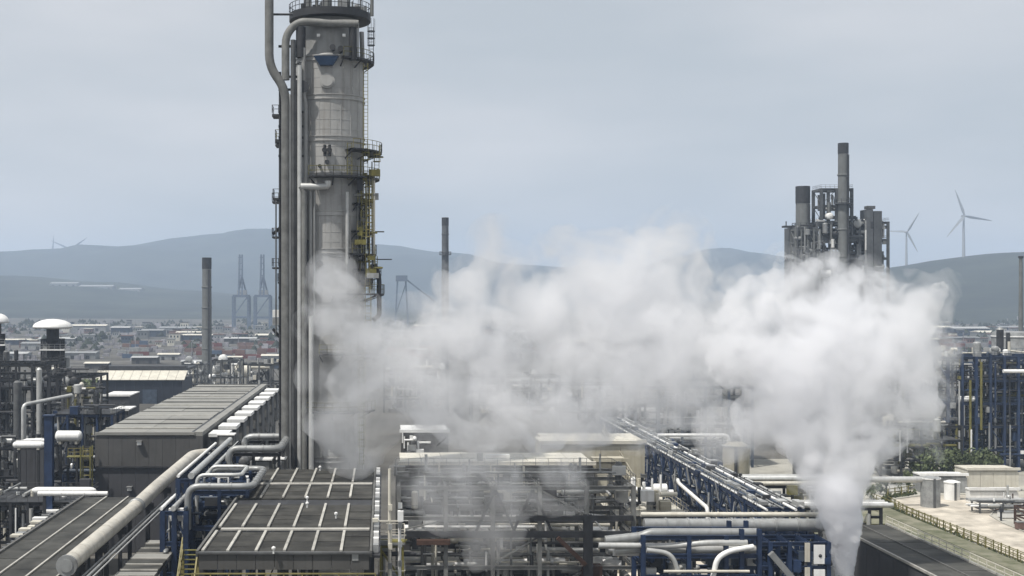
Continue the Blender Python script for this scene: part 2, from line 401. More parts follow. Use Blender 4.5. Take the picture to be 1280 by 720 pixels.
tp([(376,34),(376,72)], .62, 'dark', 160.6); tp([(441,34),(441,75)], .5, 'dark', 160.6); tp([(452,40),(453,74)], .3, 'galv', 162)
for k, py in enumerate((58, 96, 112, 140, 158, 172, 195, 248, 292, 330, 372, 408, 452, 490, 530, 560)):
    a = at(348, py, 160.7); b = at(381, py, 160.7); span('pipe_support', 'beam', 'dark', T, a, b, .28)
for x_, y0_, y1_, m_, r_ in ((370.3,100,660,'dark',.13),(385,300,660,'dark',.12),(362.2,118,660,'lag',.15),(352.6,150,640,'steel',.13),(393,240,395,'lagd',.14),(345,250,420,'steel',.1)): tp([(x_,y0_),(x_,y1_)], r_, m_, 160.1)
# top equipment
for px, r, y in ((386,.36,-30),(396,.2,-30),(410,.5,-30),(424,.2,-30),(434.5,.36,-30),(465,.22,-30)):
    span('overhead_nozzle', 'cyl', 'stack', T, at(px, 20, 163), at(px, y, 163), r*2)
for px, wd in ((385,1.5),(435,1.7),(447,.8)): a = at(px, 14, 162.6); piece('valve_block', 'box', 'dark', T, (a.x,162.6,a.z), (wd,1.4,.9))
for px in (378, 398, 430): a = at(px, 44, 160.8); piece('lamp', 'box', 'white', T, (a.x,160.9,a.z), (.4,.3,.35))
for k in range(34):
    q = rng.uniform(0, 6.283); e = rng.uniform(1.2, 4.9); sz = rng.uniform(.3, 1.1); piece(rng.choice(('valve','instrument_cabinet','pump')), 'box', rng.choice(('dark','steel','stack','dark','galv')), T, (TX+.5+e*math.cos(q), TY+e*math.sin(q), tz(19)+sz*.6), (sz, sz*.8, sz*1.2))
for k in range(12):
    q = k*.55; span('overhead_line', 'cyl', rng.choice(('stack','steel','lagd')), T, (TX+.4+3.6*math.cos(q), TY+3.6*math.sin(q), tz(20)), (TX+.4+3.6*math.cos(q), TY+3.6*math.sin(q), tz(20)+rng.uniform(1.2, 4)), rng.uniform(.14,.4))
# manway, blue tray, nozzles
a = at(409, 101, 160.6)
mw = part('manway', MB().tube([(a.x,160.9,a.z),(a.x,160.35,a.z)], .95, 24), 'shell', T)
part('manway_cover', MB().tube([(a.x,160.345,a.z),(a.x,160.2,a.z)], .72, 24), 'shell', mw)
a = at(408, 77, 160.4); b = MB()
b.add([(a.x-1.55,159.7,a.z+.6),(a.x+1.55,159.7,a.z+.6),(a.x+1.55,161,a.z+.6),(a.x-1.55,161,a.z+.6),(a.x-.8,159.9,a.z-.5),(a.x+.8,159.9,a.z-.5),(a.x+.8,161,a.z-.5),(a.x-.8,161,a.z-.5)], [(0,1,2,3),(7,6,5,4),(0,4,5,1),(1,5,6,2),(2,6,7,3),(3,7,4,0)])
part('blue_drip_tray', b, 'signblue', T, False)
for px, py, r in ((406,188,.22),(412,188,.22),(379,109,.5),(409,203,.2),(400,208,.16),(416,60,.25),(426,62,.25),(400,330,.3),(418,375,.3)):
    a = at(px, py, 160.5); n_ = span('nozzle', 'cyl', 'dark' if py < 195 else 'lagd', T, (a.x,161.5,a.z), (a.x,160,a.z), r*2); span('nozzle_flange', 'cyl', 'dark', n_, (a.x,160,a.z), (a.x,159.85,a.z), r*3)
for px in (406, 412): span('nozzle_pipe', 'cyl', 'dark', T, at(px, 181, 160.1), at(px, 195, 160.1), .36)
b = MB().lathe([(TR+.8,0),(TR+.8,.4),(TR,2.2)], (TX,TY,0), 32); part('skirt', b, 'concg', T)

# ================================================================== AIR COOLER BANK (centre foreground)
Z = 18.0; X0, X1 = -14.5, -1.15
A = thing('air_cooler_bank', 'dark flat topped air cooler bank with pale rails in front of the tall tower', 'air cooler', ((X0+X1)/2,124,0))
rows = [(100.3,109.2,4),(110.9,123.4,6),(127.2,136.0,4),(137.6,148.8,6)]
bw = (X1-X0)/6
for y0, y1, k in rows:
    for i in range(6):
        for j in range(k):
            a = y0+(y1-y0)*j/k; b = y0+(y1-y0)*(j+1)/k
            piece('roof_panel', 'box', 'deck', A, (X0+bw*(i+.5), (a+b)/2, Z-.12+rng.uniform(-.02,.02)), (bw-.1, b-a-.1, .16))
        piece('tube_rail', 'box', 'strip', A, (X0+bw*(i+(.12 if i == 0 else 0)), (y0+y1)/2, Z+.06), (.22, y1-y0-.3, .16))
for y, m, wd in ((110.05,'strip',.8),(136.8,'strip',.8)): piece('cross_walkway', 'box', m, A, ((X0+X1)/2+.2, y, Z+.03), (X1-X0-.6, wd, .12))
piece('roof_tray', 'box', 'dark', A, ((X0+X1)/2,124.5,Z-.34), (X1-X0-.05,48.4,.24))
piece('trench', 'box', 'dark', A, ((X0+X1)/2,125.3,Z-.18), (X1-X0,3.3,.05))
for x in (X0-.12, X1+.12): piece('edge_beam', 'box', 'seam', A, (x,124.5,Z-.1), (.2,48.9,.5))
for i in range(9):
    fw = (X1-X0)/9; piece('fascia_panel', 'box', 'wall', A, (X0+fw*(i+.5),100.14,17.27), (fw-.04,.16,1.2))
piece('fascia_lip', 'box', 'steel', A, ((X0+X1)/2,100.08,17.98), (X1-X0+.4,.4,.16))
piece('grating_floor', 'box', 'olive', A, ((X0+X1)/2,99.4,16.05), (X1-X0+.8,1.6,.12))
mb = railing(MB(), [(X0-.3,98.7,15.6),(X1+.5,98.7,15.6)], 1.05, 1.45, .09); part('railing', mb, 'yellow', A, False)
for x in (X0+.2, (X0+X1)/2, X1-.2):
    for y in (100.8, 112, 124, 136, 148): span('column', 'beam', 'dark', A, (x,y,0), (x,y,Z-.46), .45)
for y in (100.8, 112, 124, 136, 148): span('beam', 'beam', 'dark', A, (X0+.5,y,Z-2.4), (X1-.5,y,Z-2.4), .3, .45)
for i in range(6):
    for y in (105, 117, 131.5, 143): part('fan_shroud', MB().lathe([(.98,Z-.5),(.98,Z-1.5),(.6,Z-1.9)], (X0+bw*(i+.5),y,0), 14), 'steel', A)
for k in range(18):
    y = 101.5+k*2.65; piece('junction_box', 'box', 'white' if k % 3 else 'galv', A, (X1+.5, y, Z+.1), (.42,.75,.62))
piece('cable_tray', 'box', 'dark', A, (X1+.5,124.5,Z-.35), (.7,48.5,.2))
for px, py in ((342,684),(384,621),(384,628),(420,641),(400,583)):
    Y = Yof(Z+.5, py); x = (px-VX)*Y/F; b = MB().tube([(x,Y,Z),(x,Y,Z+.45)], .07, 8); b.lathe([(0,.3),(.16,.36),(.16,.5),(0,.6)], (x,Y,Z), 10); part('roof_vent', b, 'white', A)
a = at(444, 697, 100); piece('name_plate', 'box', 'galv', A, (a.x,100.03,a.z), (.5,.05,.5))

# yellow stair at the near corner of the cooler bank
S = thing('access_stair', 'yellow access stair at the near left corner of the air cooler bank', 'stair', (-16,102,0))
mb = MB()
for x in (-17, -15.7):
    mb.bar((x,100,9),(x,108,16.6),.12,.3)
part('stringer', mb, 'yellow', S, False); mb = MB()
for k in range(24): t = k/23; mb.box(-16.9,-15.8,100+8*t-.14,100+8*t+.14,9+7.6*t,9.06+7.6*t)
part('tread', mb, 'olive', S, False).__setitem__('kind', 'stuff')
part('handrail', railing(MB(), [(-17,100,9),(-17,108,16.6)], 1.1, 1.3, .08), 'yellow', S, False)
span('column', 'beam', 'yellow', S, (-17,108,0), (-17,108,16.6), .3); span('column', 'beam', 'yellow', S, (-15.7,108,0), (-15.7,108,16.6), .3); span('column', 'beam', 'yellow', S, (-16.4,100,0), (-16.4,100,9), .3)

# ================================================================== LEFT ROOF DECK
D = thing('shelter_roof', 'low dark roof deck with pale ribs at the lower left corner beside the fat pipe', 'roof', (-31.5,131,0))
dz = 14.0; dx0, dx1 = -35.9, -27.9
ycut = [104+49.5*k/11 for k in range(12)]; nb = 3
for i in range(nb):
    for a, b in zip(ycut, ycut[1:]):
        wd = (dx1-dx0)/nb; piece('roof_panel', 'box', 'deckl', D, (dx0+wd*(i+.5), (a+b)/2, dz-.1+rng.uniform(-.02,.02)), (wd-.07, b-a-.07, .14))
for x in (-33.25, -30.65): piece('rib', 'box', 'strip', D, (x,128.8,dz+.05), (.17,49.2,.14))
piece('rib', 'box', 'strip', D, (-28.0,128.8,dz+.05), (.14,49.2,.14))
piece('edge_beam', 'box', 'seam', D, (dx0-.1,128.8,dz-.05), (.25,49.6,.5))
piece('roof_tray', 'box', 'dark', D, (-31.9,128.8,dz-.32), (8,49.4,.24))
mb = MB()
for k in range(34): y = 104.5+1.45*k; mb.box(dx0-.55,dx0-.22,y,y+.6,dz-.25,dz+.15)
part('gutter_bracket', mb, 'steel', D, False).__setitem__('kind', 'stuff')
for x in (dx0+.3, dx1-.3):
    for y in (106, 118, 130, 142, 153): span('column', 'beam', 'dark', D, (x,y,0), (x,y,dz-.5), .4)

# fat insulated pipe
FP = thing('insulated_pipe', 'fat pale insulated pipe sloping up beside the lower left roof deck', 'pipe', (-26.8,110,0))
zp = 15.3
part('pipe_run', MB().tube([(-26.8,108.3,zp),(-26.8,138,zp)], .76, 20), 'lagw', FP)
part('expansion_joint', MB().lathe([(.78,0),(.9,.1),(.82,.3),(.92,.5),(.82,.7),(.9,.9),(.78,1.0)], (0,0,0), 20), 'galv', FP).matrix_basis = Matrix.Translation((-26.8,139,zp)) @ Matrix.Rotation(R(90), 4, 'X')
part('pipe_run', MB().tube([(-26.8,139,zp),(-26.8,150,zp+.25),(-27.0,182,zp+.3),(-20.3,184,zp+.3),(-19.4,176,zp-.5)], .78, 20, 3.0), 'lagw', FP)
b = MB().tube([(-26.8,108.3,zp),(-26.8,108.0,zp)], .9, 20); part('end_flange', b, 'galv', FP)
part('blind_cover', MB().tube([(-26.8,107.99,zp),(-26.8,107.9,zp)], .55, 16), 'lagd', FP)
for y in (112, 121, 130, 145, 157, 170):
    piece('saddle', 'box', 'dark', FP, (-26.8,y,zp-1.05), (1.4,.5,.7)); span('post', 'beam', 'dark', FP, (-26.8,y,0), (-26.8,y,zp-1.4), .35)
for y in [110+3.3*k for k in range(9)]+[142+4*k for k in range(10)]: span('cladding_band', 'cyl', 'lagw', FP, (-26.8 if y < 150 else -26.8-.2*(y-150)/32,y-.05,zp if y < 140 else zp+.25*min(1,(y-139)/11)), (-26.8 if y < 150 else -26.8-.2*(y-150)/32,y+.05,zp if y < 140 else zp+.25*min(1,(y-139)/11)), 1.565)
for i, (dx, r, m) in enumerate(((1.15,.09,'lagd'),(1.6,.13,'galv'),(2.05,.07,'lag'))):
    pipe('small_pipe', ('thin grey pipe hugging the fat insulated pipe', 'pale thin pipe midway between the fat insulated pipe and the stepped trays', 'thinnest pipe beside the stepped trays')[i], [(-26.8+dx,105,zp-1.1),(-26.8+dx,152,zp-1.1)], r, m, flange=3)
# stepped tray covers right of it
ST = thing('stepped_trays', 'row of grey flat tray covers stepping away between the fat pipe and blue rack', 'tray covers', (-22.8,118,0))
for k in range(13):
    y = 101+k*2.5; piece('tray_cover', 'box', 'deckl' if k % 3 else 'roof', ST, (-22.5,y,12.8+rng.uniform(-.08,.08)), (3.6,1.9,.3))
    piece('tray_lip', 'box', 'strip', ST, (-22.5,y-1.06,12.94), (3.5,.14,.14))
for x in (-24.2, -20.9):
    piece('side_rail', 'box', 'steel', ST, (x,116,12.5), (.16,34,.4))
    for y in (102, 112, 122, 132): span('post', 'beam', 'dark', ST, (x,y,0), (x,y,12.3), .3)

# ================================================================== LONG GREY COMPRESSOR HALL
B = thing('compressor_hall', 'long dark fronted hall with ribbed grey roof left of the tall tower', 'building', (-34.7,190,0))
bx0, bx1, by0, by1, bz = -42.9, -26.9, 190.0, 295.0, 17.9
b = MB().box(bx0+.2,bx1-.2,by0+.25,by1,0,bz-.7); part('wall', b, 'wall', B, False)
nw = 8; pw = (bx1-bx0)/nw
for i in range(nw):
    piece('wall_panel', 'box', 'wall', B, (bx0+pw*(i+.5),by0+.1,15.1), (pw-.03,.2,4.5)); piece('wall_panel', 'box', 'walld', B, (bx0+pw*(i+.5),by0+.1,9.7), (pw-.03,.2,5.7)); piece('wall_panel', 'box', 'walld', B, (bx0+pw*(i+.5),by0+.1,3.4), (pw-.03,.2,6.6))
piece('ledge', 'box', 'dark', B, ((bx0+bx1)/2,by0-.05,12.72), (bx1-bx0,.5,.22))
piece('parapet', 'box', 'roof', B, ((bx0+bx1)/2-.6,by0-.02,bz-.2), (bx1-bx0-1.2,.34,.42))
ny = 15; st = (by1-by0)/ny
for k in range(ny):
    for i in range(2):
        wd = (bx1-bx0-2.0)/2
        piece('roof_sheet', 'box', 'roof', B, (bx0+wd*(i+.5),by0+st*(k+.5)+.2,bz-.36+(.1 if k in (3,4,8) else 0)+rng.uniform(-.03,.03)), (wd-.05,st-.16,.3))
    piece('roof_seam', 'box', 'strip' if k % 3 == 0 else 'seam', B, (bx0+(bx1-bx0-2)/2,by0+st*(k+1)+.2,bz-.1), (bx1-bx0-2.1,.3,.16))
piece('gutter', 'box', 'dark', B, (bx1-1.65,(by0+by1)/2,bz-.3), (.6,by1-by0,.3)); piece('roof_curb', 'box', 'roof', B, (bx1-.65,(by0+by1)/2,bz-.25), (1.25,by1-by0,.6))
for px, py in ((174,554),(162,611)):
    a = at(px, py, 189.7); l = piece('wall_lamp', 'box', 'white', B, (a.x,189.75,a.z), (.6,.5,.55)); piece('lamp_hood', 'box', 'galv', l, (a.x,189.6,a.z+.32), (.8,.8,.08))
for k in range(9):
    y = 195+k*11.2; h = thing('intake_hood', ('nearest','second nearest','third nearest','fourth nearest','middle','fourth farthest','third farthest','second farthest','farthest')[k if k < 4 else k] + ' white topped intake hood along the right side of the grey hall', 'air intake', (-24.9,y,0), 'air intake hoods along the long grey hall')
    piece('hood_top', 'box', 'white', h, (-24.9,y,17.2), (2.9,5.6,.5)); piece('filter_house', 'box', 'steel', h, (-24.9,y+.3,13.7), (2.5,4.6,6.4)); piece('louvre', 'box', 'seam', h, (-24.9,y-2.1,14.8), (2.1,.2,2.6))
    piece('duct', 'box', 'lagd', h, (-24.9,y+.2,5.2), (1.5,2.5,10.4)); piece('hood_lip', 'box', 'dark', h, (-24.9,y,16.75), (2.6,5.2,.36))
# yellow corner ladder
lt = thing('corner_stair_tower', 'yellow ladder tower at the near left corner of the grey hall', 'stair tower', (-43.9,188.5,0))
for x in (-44.5, -43.1):
    for y in (187.8, 189.2): span('column', 'box', 'olive', lt, (x,y,0), (x,y,16), .2)
for k in range(13):
    z = 1+k*1.2; span('step', 'box', 'yellow', lt, (-44.4,188,z), (-43.2,188,z), .12)
part('railing', railing(MB(), [(-46.5,188.4,14.6),(-43,188.4,14.6)], 1.1, .9, .08), 'yellow', lt, False); piece('landing', 'box', 'olive', lt, (-44.8,188.6,14.5), (3.6,1.6,.12))

# ================================================================== BLUE PIPE RACK left of the cooler bank
E = thing('pipe_rack', 'dark blue pipe rack climbing between the fat pipe and the air cooler bank', 'pipe rack', (-20.5,132,0))
frame(E, -21.7, -19.4, 125.5, 133.5, [4,8,11,14,17], 2, 2, 'blue', .5, .42, inner=True)
frame(E, -21.7, -18.6, 135, 163, [4,8,12,15.5,18.8], 2, 5, 'blue', .5, .42)
fill(E, -21.6, -19.3, 125.4, 134, 6, 16.8, 90, ('lag','blue','bluegrey','galv','white','lagd','dark'), .06, .16, .4, .35); fill(E, -21.6, -18.8, 134.6, 163, 6, 18.4, 170, ('lag','blue','bluegrey','galv','white','lagd','dark'), .06, .17, .45, .3)
for i, (x, y0, y1, z, r, m) in enumerate(((-21.8,125.3,134,17.25,.17,'white'),(-20.6,125,134,17.3,.26,'lag'),(-19.5,125.4,134,17.2,.16,'bluegrey'),(-21.7,135,165,19.1,.18,'white'),(-20.2,134,168,19.25,.34,'lag'),(-18.9,135,166,19.1,.2,'lag'))):
    span('line_pipe', 'cyl', m, E, (x,y0,z), (x,y1,z), r*2)
def loop(label, x0, x1, y0, y1, z, r, m, zr): return pipe('expansion_loop', label, [(x0,y0,zr),(x0,y0,z),(x1,y0,z),(x1,y1,z),(x0+.4,y1,z),(x0+.4,y1,zr)], r, m, 'pipe expansion loops', 14, 1.2, 1.7)
loop('lower pale expansion loop reaching over the near air cooler corner', -19.4, -13.0, 126.6, 139.5, 19.25, .34, 'lagd', 15)
loop('higher pale expansion loop in front of the foot of the tall tower', -18.2, -12.2, 150, 163, 20.2, .42, 'lagd', 15)
pipe('expansion_loop', 'thin inner expansion loop nested above the lower loop', [(-19,130,15),(-19,130,19.9),(-14.5,130,19.9),(-14.5,136.5,19.9),(-18.6,136.5,19.9),(-18.6,136.5,15)], .2, 'lag', 'pipe expansion loops', 12, .9)
LS = thing('loop_support', 'dark blue trestle carrying the pipe loops over the cooler corner', 'support frame', (-16.5,132,0))
frame(LS, -19.2, -13.6, 127.5, 140, [15.2,18.75], 2, 2, 'blue', .35, .5)
fill(LS, -19, -13.8, 128, 140, 15.6, 18.6, 70, ('blue','bluegrey','galv','dark','white','blue'), .08, .2, .7, .25)
LS2 = thing('loop_support', 'dark trestle under the higher pipe loop beside the tower', 'support frame', (-15.5,157,0))
frame(LS2, -18.4, -12.4, 151, 164, [8,15,19.6], 2, 2, 'dark', .35, .4); fill(LS2, -18, -12.6, 152, 164, 14, 19.2, 40, ('dark','lagd','galv','white','steel'), .1, .3, .6, .35)
for i, (px, py, Y, wd, lab) in enumerate(((329,574,156,2.3,'white flat topped cabinet below the higher pipe loop'),(352,573,157,1.2,'smaller white topped cabinet beside the tower pipes'),(283,543,186,2.6,'white topped cabinet above the bend of the fat pipe'))):
    a = at(px, py, Y); t = thing('control_cabinet', lab, 'cabinet', (a.x,Y,a.z-1.6))
    piece('body', 'box', 'steel', t, (a.x,Y,a.z-.8), (wd*.92,1.8,1.6)); piece('lid', 'box', 'white', t, (a.x,Y,a.z+.05), (wd,2.4,.14)); piece('door', 'box', 'lagd', t, (a.x,Y-.93,a.z-.8), (wd*.7,.06,1.2))
    span('post', 'beam', 'dark', t, (a.x,Y,0), (a.x,Y,a.z-1.6), .4)

# masts right of the cooler bank
def mast(label, px, pyt, Y, m, arm):
    a = at(px, pyt, Y); t = thing('light_mast', label, 'lamp post', (a.x,Y,0))
    part('pole', MB().tube([(a.x,Y,0),(a.x,Y,a.z)], [.2,.13], 10), m, t)
    for k in range(9): z = 6+k*1.7; piece('junction_box', 'box', 'galv' if k % 2 else m, t, (a.x+.05,Y-.22,z), (.35,.22,.5))
    if arm:
        b = at(px, 651, Y); span('arm', 'box', 'cream', t, (b.x-1.2,Y-.1,b.z), (b.x+1.0,Y-.1,b.z), .12); piece('floodlight', 'box', 'white', t, (b.x+.95,Y-.2,b.z+.45), (.5,.4,.9)); piece('floodlight', 'box', 'cream', t, (b.x-1.25,Y-.2,b.z+.1), (.5,.4,.3))
    return t
mast('tall cream mast with a cross arm beside the right edge of the air coolers', 487, 586, 112, 'cream', True)
mast('shorter white post just right of the cream mast', 499.5, 638, 113, 'white', False)
CT = thing('access_tower', 'green grey stair tower between the air coolers and the open steel frame', 'stair tower', (0,118,0))
frame(CT, -.3, 1.7, 116, 120, [4,8,12,15.5], 1, 1, 'olive', .2, .25, decks=(4,8,12,15.5), rails=(12,15.5), dm='steel', rm='cream')
fill(CT, -.2, 1.4, 116.2, 121, 8, 16, 24, ('cream','olive','galv','dark','steel'), .06, .14, .4, .3)

# ================================================================== OPEN STEEL FRAME, centre right
G = thing('open_steel_frame', 'open dark steel process frame with white pipes at the bottom centre', 'steel frame', (14,140,0))
frame(G, 1.6, 26.9, 138, 152, [5.5,9,12.6,14.3,17.6], 5, 2, 'frame', .45, .4, rails=(14.3,17.6), brace=True, rm='steel', inner=True)
for x in (12.0, 16.0):
    for s in (-1, 1): span('brace', 'box', 'dark', G, (x+s*2.1,137.9,12.7), (x,137.9,17.2), .28)
for z, m in ((13.2,'white'),(11.7,'white'),(10.6,'cream'),(8.1,'white'),(9.5,'lag'),(16.4,'lag'),(15.3,'lagd')):
    x = rng.uniform(1.8, 5)
    while x < 25:
        x2 = min(27.5, x+rng.uniform(3, 10)); span('pipe', 'cyl', m, G, (x,rng.uniform(142,146),z+rng.uniform(-.2,.2)), (x2,144,z+rng.uniform(-.2,.2)), rng.uniform(.3,.85)); x = x2+rng.uniform(.3,2)
fill(G, 1.8, 26.7, 139, 151, 4, 13.5, 130, ('lag','white','galv','steel','white','frame','cream'), .06, .22, .55, .3)
fill(G, 1.8, 26.7, 139, 151, 13.5, 18.6, 110, ('lagd','steel','dark','galv','frame','lag','cream','frame'), .05, .18, .4, .3)
span('brown_chute', 'box', 'rust', G, at(697, 672, 137), at(732, 706, 137), .45); piece('brown_hopper', 'box', 'rust', G, (22.4,138.5,8.4), (2.2,1.6,1.2))
piece('dark_girder', 'box', 'dark', G, (14,137.7,12.45), (25.2,.3,.7)); piece('dark_girder', 'box', 'dark', G, (20.5,137.7,14.2), (12.6,.3,.55)); piece('brown_cover', 'box', 'rust', G, (5.3,137.4,11.7), (3.6,1,.5))
span('column', 'beam', 'dark', G, (21.9,137.4,0), (21.9,137.4,14.6), .95, .7)
for i, (x0, x1, z) in enumerate(((2.2,8.6,8.2),(9.2,15.2,7.4),(15.8,20.8,8.4),(22.4,26.6,7.6))): piece('pale_deck', 'box', ('cream','white','conc','white')[i], G, ((x0+x1)/2,147,z), (x1-x0,6.5,.12))
lr = thing('low_pump_house', 'low pale roofed pump house right behind the open steel frame', 'building', (15,158,0)); part('wall', MB().box(2.4,27.6,153.6,162,0,9.7), 'wall', lr, False)
for i in range(8): piece('roof_sheet', 'box', ('white','cream','conc','white','cream','white','cream','white')[i], lr, (2.4+3.15*(i+.5),157.8,9.9+rng.uniform(-.03,.03)), (3.05,8.6,.3))
for i in range(6): piece('roof_unit', 'box', rng.choice(('white','cream','galv','steel')), lr, (4+3.9*i,157+rng.uniform(-2,2),10.5), (rng.uniform(.8,2),1.4,rng.uniform(.6,1.2)))
# process shed behind it
def shed(name, label, x0, x1, y0, y1, z, wm_, rm_, nx=8, ny=3, band=True):
    t = thing(name, label, 'building', ((x0+x1)/2, y0, 0))
    part('wall', MB().box(x0+.15,x1-.15,y0+.2,y1,0,z-.4), wm_, t, False)
    for i in range(nx):
        wd = (x1-x0)/nx; piece('wall_panel', 'box', wm_, t, (x0+wd*(i+.5),y0+.08,z/2-.3), (wd-.06,.16,z-.7))
        for j in range(ny): d = (y1-y0)/ny; piece('roof_sheet', 'box', rm_, t, (x0+wd*(i+.5),y0+d*(j+.5),z-.15+rng.uniform(-.03,.03)), (wd-.06,d-.08,.26))
    if band: piece('eaves', 'box', rm_, t, ((x0+x1)/2,y0-.12,z-.02), (x1-x0+.4,.4,.5))
    return t
s1 = shed('process_shed', 'long grey shed with a pale roof edge behind the open steel frame', 2.2, 28.6, 174, 186, 15.4, 'wall', 'cream', 9, 2)
piece('roof_vent', 'box', 'white', s1, (15.6,175.5,16.1), (3.2,1,.6)); piece('roof_vent', 'box', 'galv', s1, (13.2,176,16), (.8,.8,1.1))
s2 = shed('analyser_house', 'grey box house with a white roof edge just right of the tower foot', 2.8, 10.8, 214, 224, 15.6, 'wall', 'white', 4, 2)
fill(s2, 3, 6, 212.5, 213.8, 11.5, 14.5, 16, ('white','galv','dark'), .08, .2, .4, .5)
s3 = shed('process_shed', 'beige topped stepped shed right of centre, half in steam', 23.5, 38.5, 192, 200, 16.2, 'beige', 'cream', 5, 2); s4 = shed('process_shed', 'higher beige shed behind the stepped shed, half in steam', 26, 42, 206, 218, 14.8, 'beige', 'cream', 6, 3)
s5 = shed('valve_house', 'beige lit box house at the right end of the long grey shed', 29.0, 33.4, 176, 180, 15.6, 'beige', 'beige', 2, 1)
s6 = shed('transformer_box', 'small brown grey box beside the left face of the long blue rack', 36.5, 40, 196, 200, 10.6, 'wall', 'lagd', 2, 1)
hs = thing('inclined_gallery', 'thin inclined handrail gallery passing the beige sheds', 'gallery', (36,190,0))
span('girder', 'box', 'beige', hs, (36.2,212,15.7), (34.3,168,10.8), .5, .3); part('railing', railing(MB(), [(36.2,212,15.9),(34.3,168,11)], 1.2, 1.6, .07), 'beige', hs, False)
for t_ in (.1, .5, .9): p = Vector((36.2,212,15.4)).lerp(Vector((34.3,168,10.5)), t_); span('post', 'beam', 'beige', hs, (p.x,p.y,0), p, .3)
pl = thing('pump_platform', 'pale equipment platform below the beige box house', 'platform', (33,160,0))
frame(pl, 27.5, 36, 152, 162, [6,9.3,12], 3, 2, 'steel', .35, .35, decks=(12,), rails=(12,), dm='cream', rm='beige')
fill(pl, 28, 36, 152.5, 161, 12.3, 14.4, 34, ('cream','white','beige','galv','dark','white'), .1, .3, .5, .5); fill(pl, 28, 36, 152.5, 161, 6, 11.6, 30, ('cream','white','beige','galv','dark'), .1, .3, .5, .4)

# ================================================================== LONG BLUE RACK on the right
HR = thing('pipe_rack', 'long blue lattice pipe rack running away right of centre with white pipes on top', 'pipe rack', (48.5,200,0))
hx0, hx1, hz = 46.3, 51.6, 12.0
frame(HR, hx0, hx1, 158, 272, [3.4,6.2,9.2,hz], 1, 19, 'blue', .42, .4, brace=False)
for k in range(19):
    y = 158+6*k
    for z0, z1 in ((3.4,6.2),(6.2,9.2),(9.2,12)):
        span('brace', 'box', 'blue', HR, (hx0,y+.2,z0), (hx0,y+3,z1-.4), .2); span('brace', 'box', 'blue', HR, (hx0,y+3,z1-.4), (hx0,y+5.8,z0), .2)
for i, (dx, r, m) in enumerate(((.1,.15,'white'),(.6,.08,'lagd'),(1.0,.12,'bluegrey'),(1.5,.16,'lag'),(2.0,.07,'galv'),(2.5,.11,'lagd'),(3.0,.14,'bluegrey'),(3.6,.17,'white'),(4.1,.09,'steel'),(4.5,.1,'galv'),(5.1,.15,'lag'))):
    pp = span('line_pipe', 'cyl', m, HR, (hx0+dx,157+rng.uniform(-2,2),hz+r+.02), (hx0+dx,273,hz+r+.02), r*2)
    for y in [160+5.5*q for q in range(20)]: span('pipe_shoe', 'box', 'dark', HR, (hx0+dx,y-.12,hz+r), (hx0+dx,y+.12,hz+r), r*2.5)
for k in range(60):
    y = rng.uniform(159, 268); x = rng.uniform(hx0, hx1); piece(rng.choice(('valve','junction_box','cable_tray')), 'box', rng.choice(('dark','galv','blue','steel','lag')), HR, (x,y,hz+.35), (rng.uniform(.3,1.2),rng.uniform(.3,2.4),rng.uniform(.25,.7)))
for z in (3.6, 6.5, 9.4):
    for dx in (.6, 1.3, 2.1, 2.8, 3.6, 4.6): r = rng.uniform(.1,.26); span('line_pipe', 'cyl', rng.choice(('lag','bluegrey','lagd','blue','galv','white')), HR, (hx0+dx,158,z+r), (hx0+dx,272,z+r), r*2)
for k in range(120):
    y = rng.uniform(160, 268); z = rng.uniform(2, 11.5); span('riser', 'cyl', rng.choice(('bluegrey','blue','galv','lag','dark')), HR, (hx0-.2-rng.random()*.8,y,z-rng.uniform(.6,2)), (hx0-.2-rng.random()*.8,y+rng.uniform(0,.2),z+rng.uniform(.3,1.4)), rng.uniform(.1,.3))
part('railing', railing(MB(), [(hx0-.3,158,hz+.1),(hx0-.3,272,hz+.1)], 1.1, 2.0, .06), 'galv', HR, False)
pipe('drop_pipe', 'white pipe bending down off the near left side of the long blue rack', [(45.9,200,9.4),(45.2,196,9.4),(45,178,8.6),(45,177.6,2)], .28, 'white', n=12, bend=.8)
pipe('branch_pipe', 'upper white pipe leaving the long blue rack to the right', [(50,234,12.7),(63,234,12.7),(63,234,4)], .32, 'white'); pipe('branch_pipe', 'pale pipe crossing right of the long blue rack below the beige tank', [(52,188,10.6),(68,188,10.6),(68,196,10.6)], .3, 'cream')
# cross racks between long rack and steam
for (Y, x0, x1, z, lab) in ((192,52.5,70,10.4,'farther cross rack stretching right from the long blue rack'),(170,52.5,66,10.0,'nearer cross rack stretching right from the long blue rack')):
    t = thing('cross_rack', lab, 'pipe rack', (x0,Y,0)); frame(t, x0, x1, Y, Y+4, [3.5,6.5,z], 4, 1, 'dark', .35, .35, brace=True)
    for k, (dy, r, m) in enumerate(((-.2,.34,'lag'),(.7,.2,'lagd'),(1.6,.26,'white'),(2.8,.3,'lag'))): span('line_pipe', 'cyl', m, t, (x0-1,Y+dy,z+r), (x1+1.5,Y+dy,z+r), r*2)
    fill(t, x0, x1, Y-.3, Y+4, 2, z-.5, 70, ('lag','white','galv','dark','steel','olive','cream'), .08, .26, .5, .4)
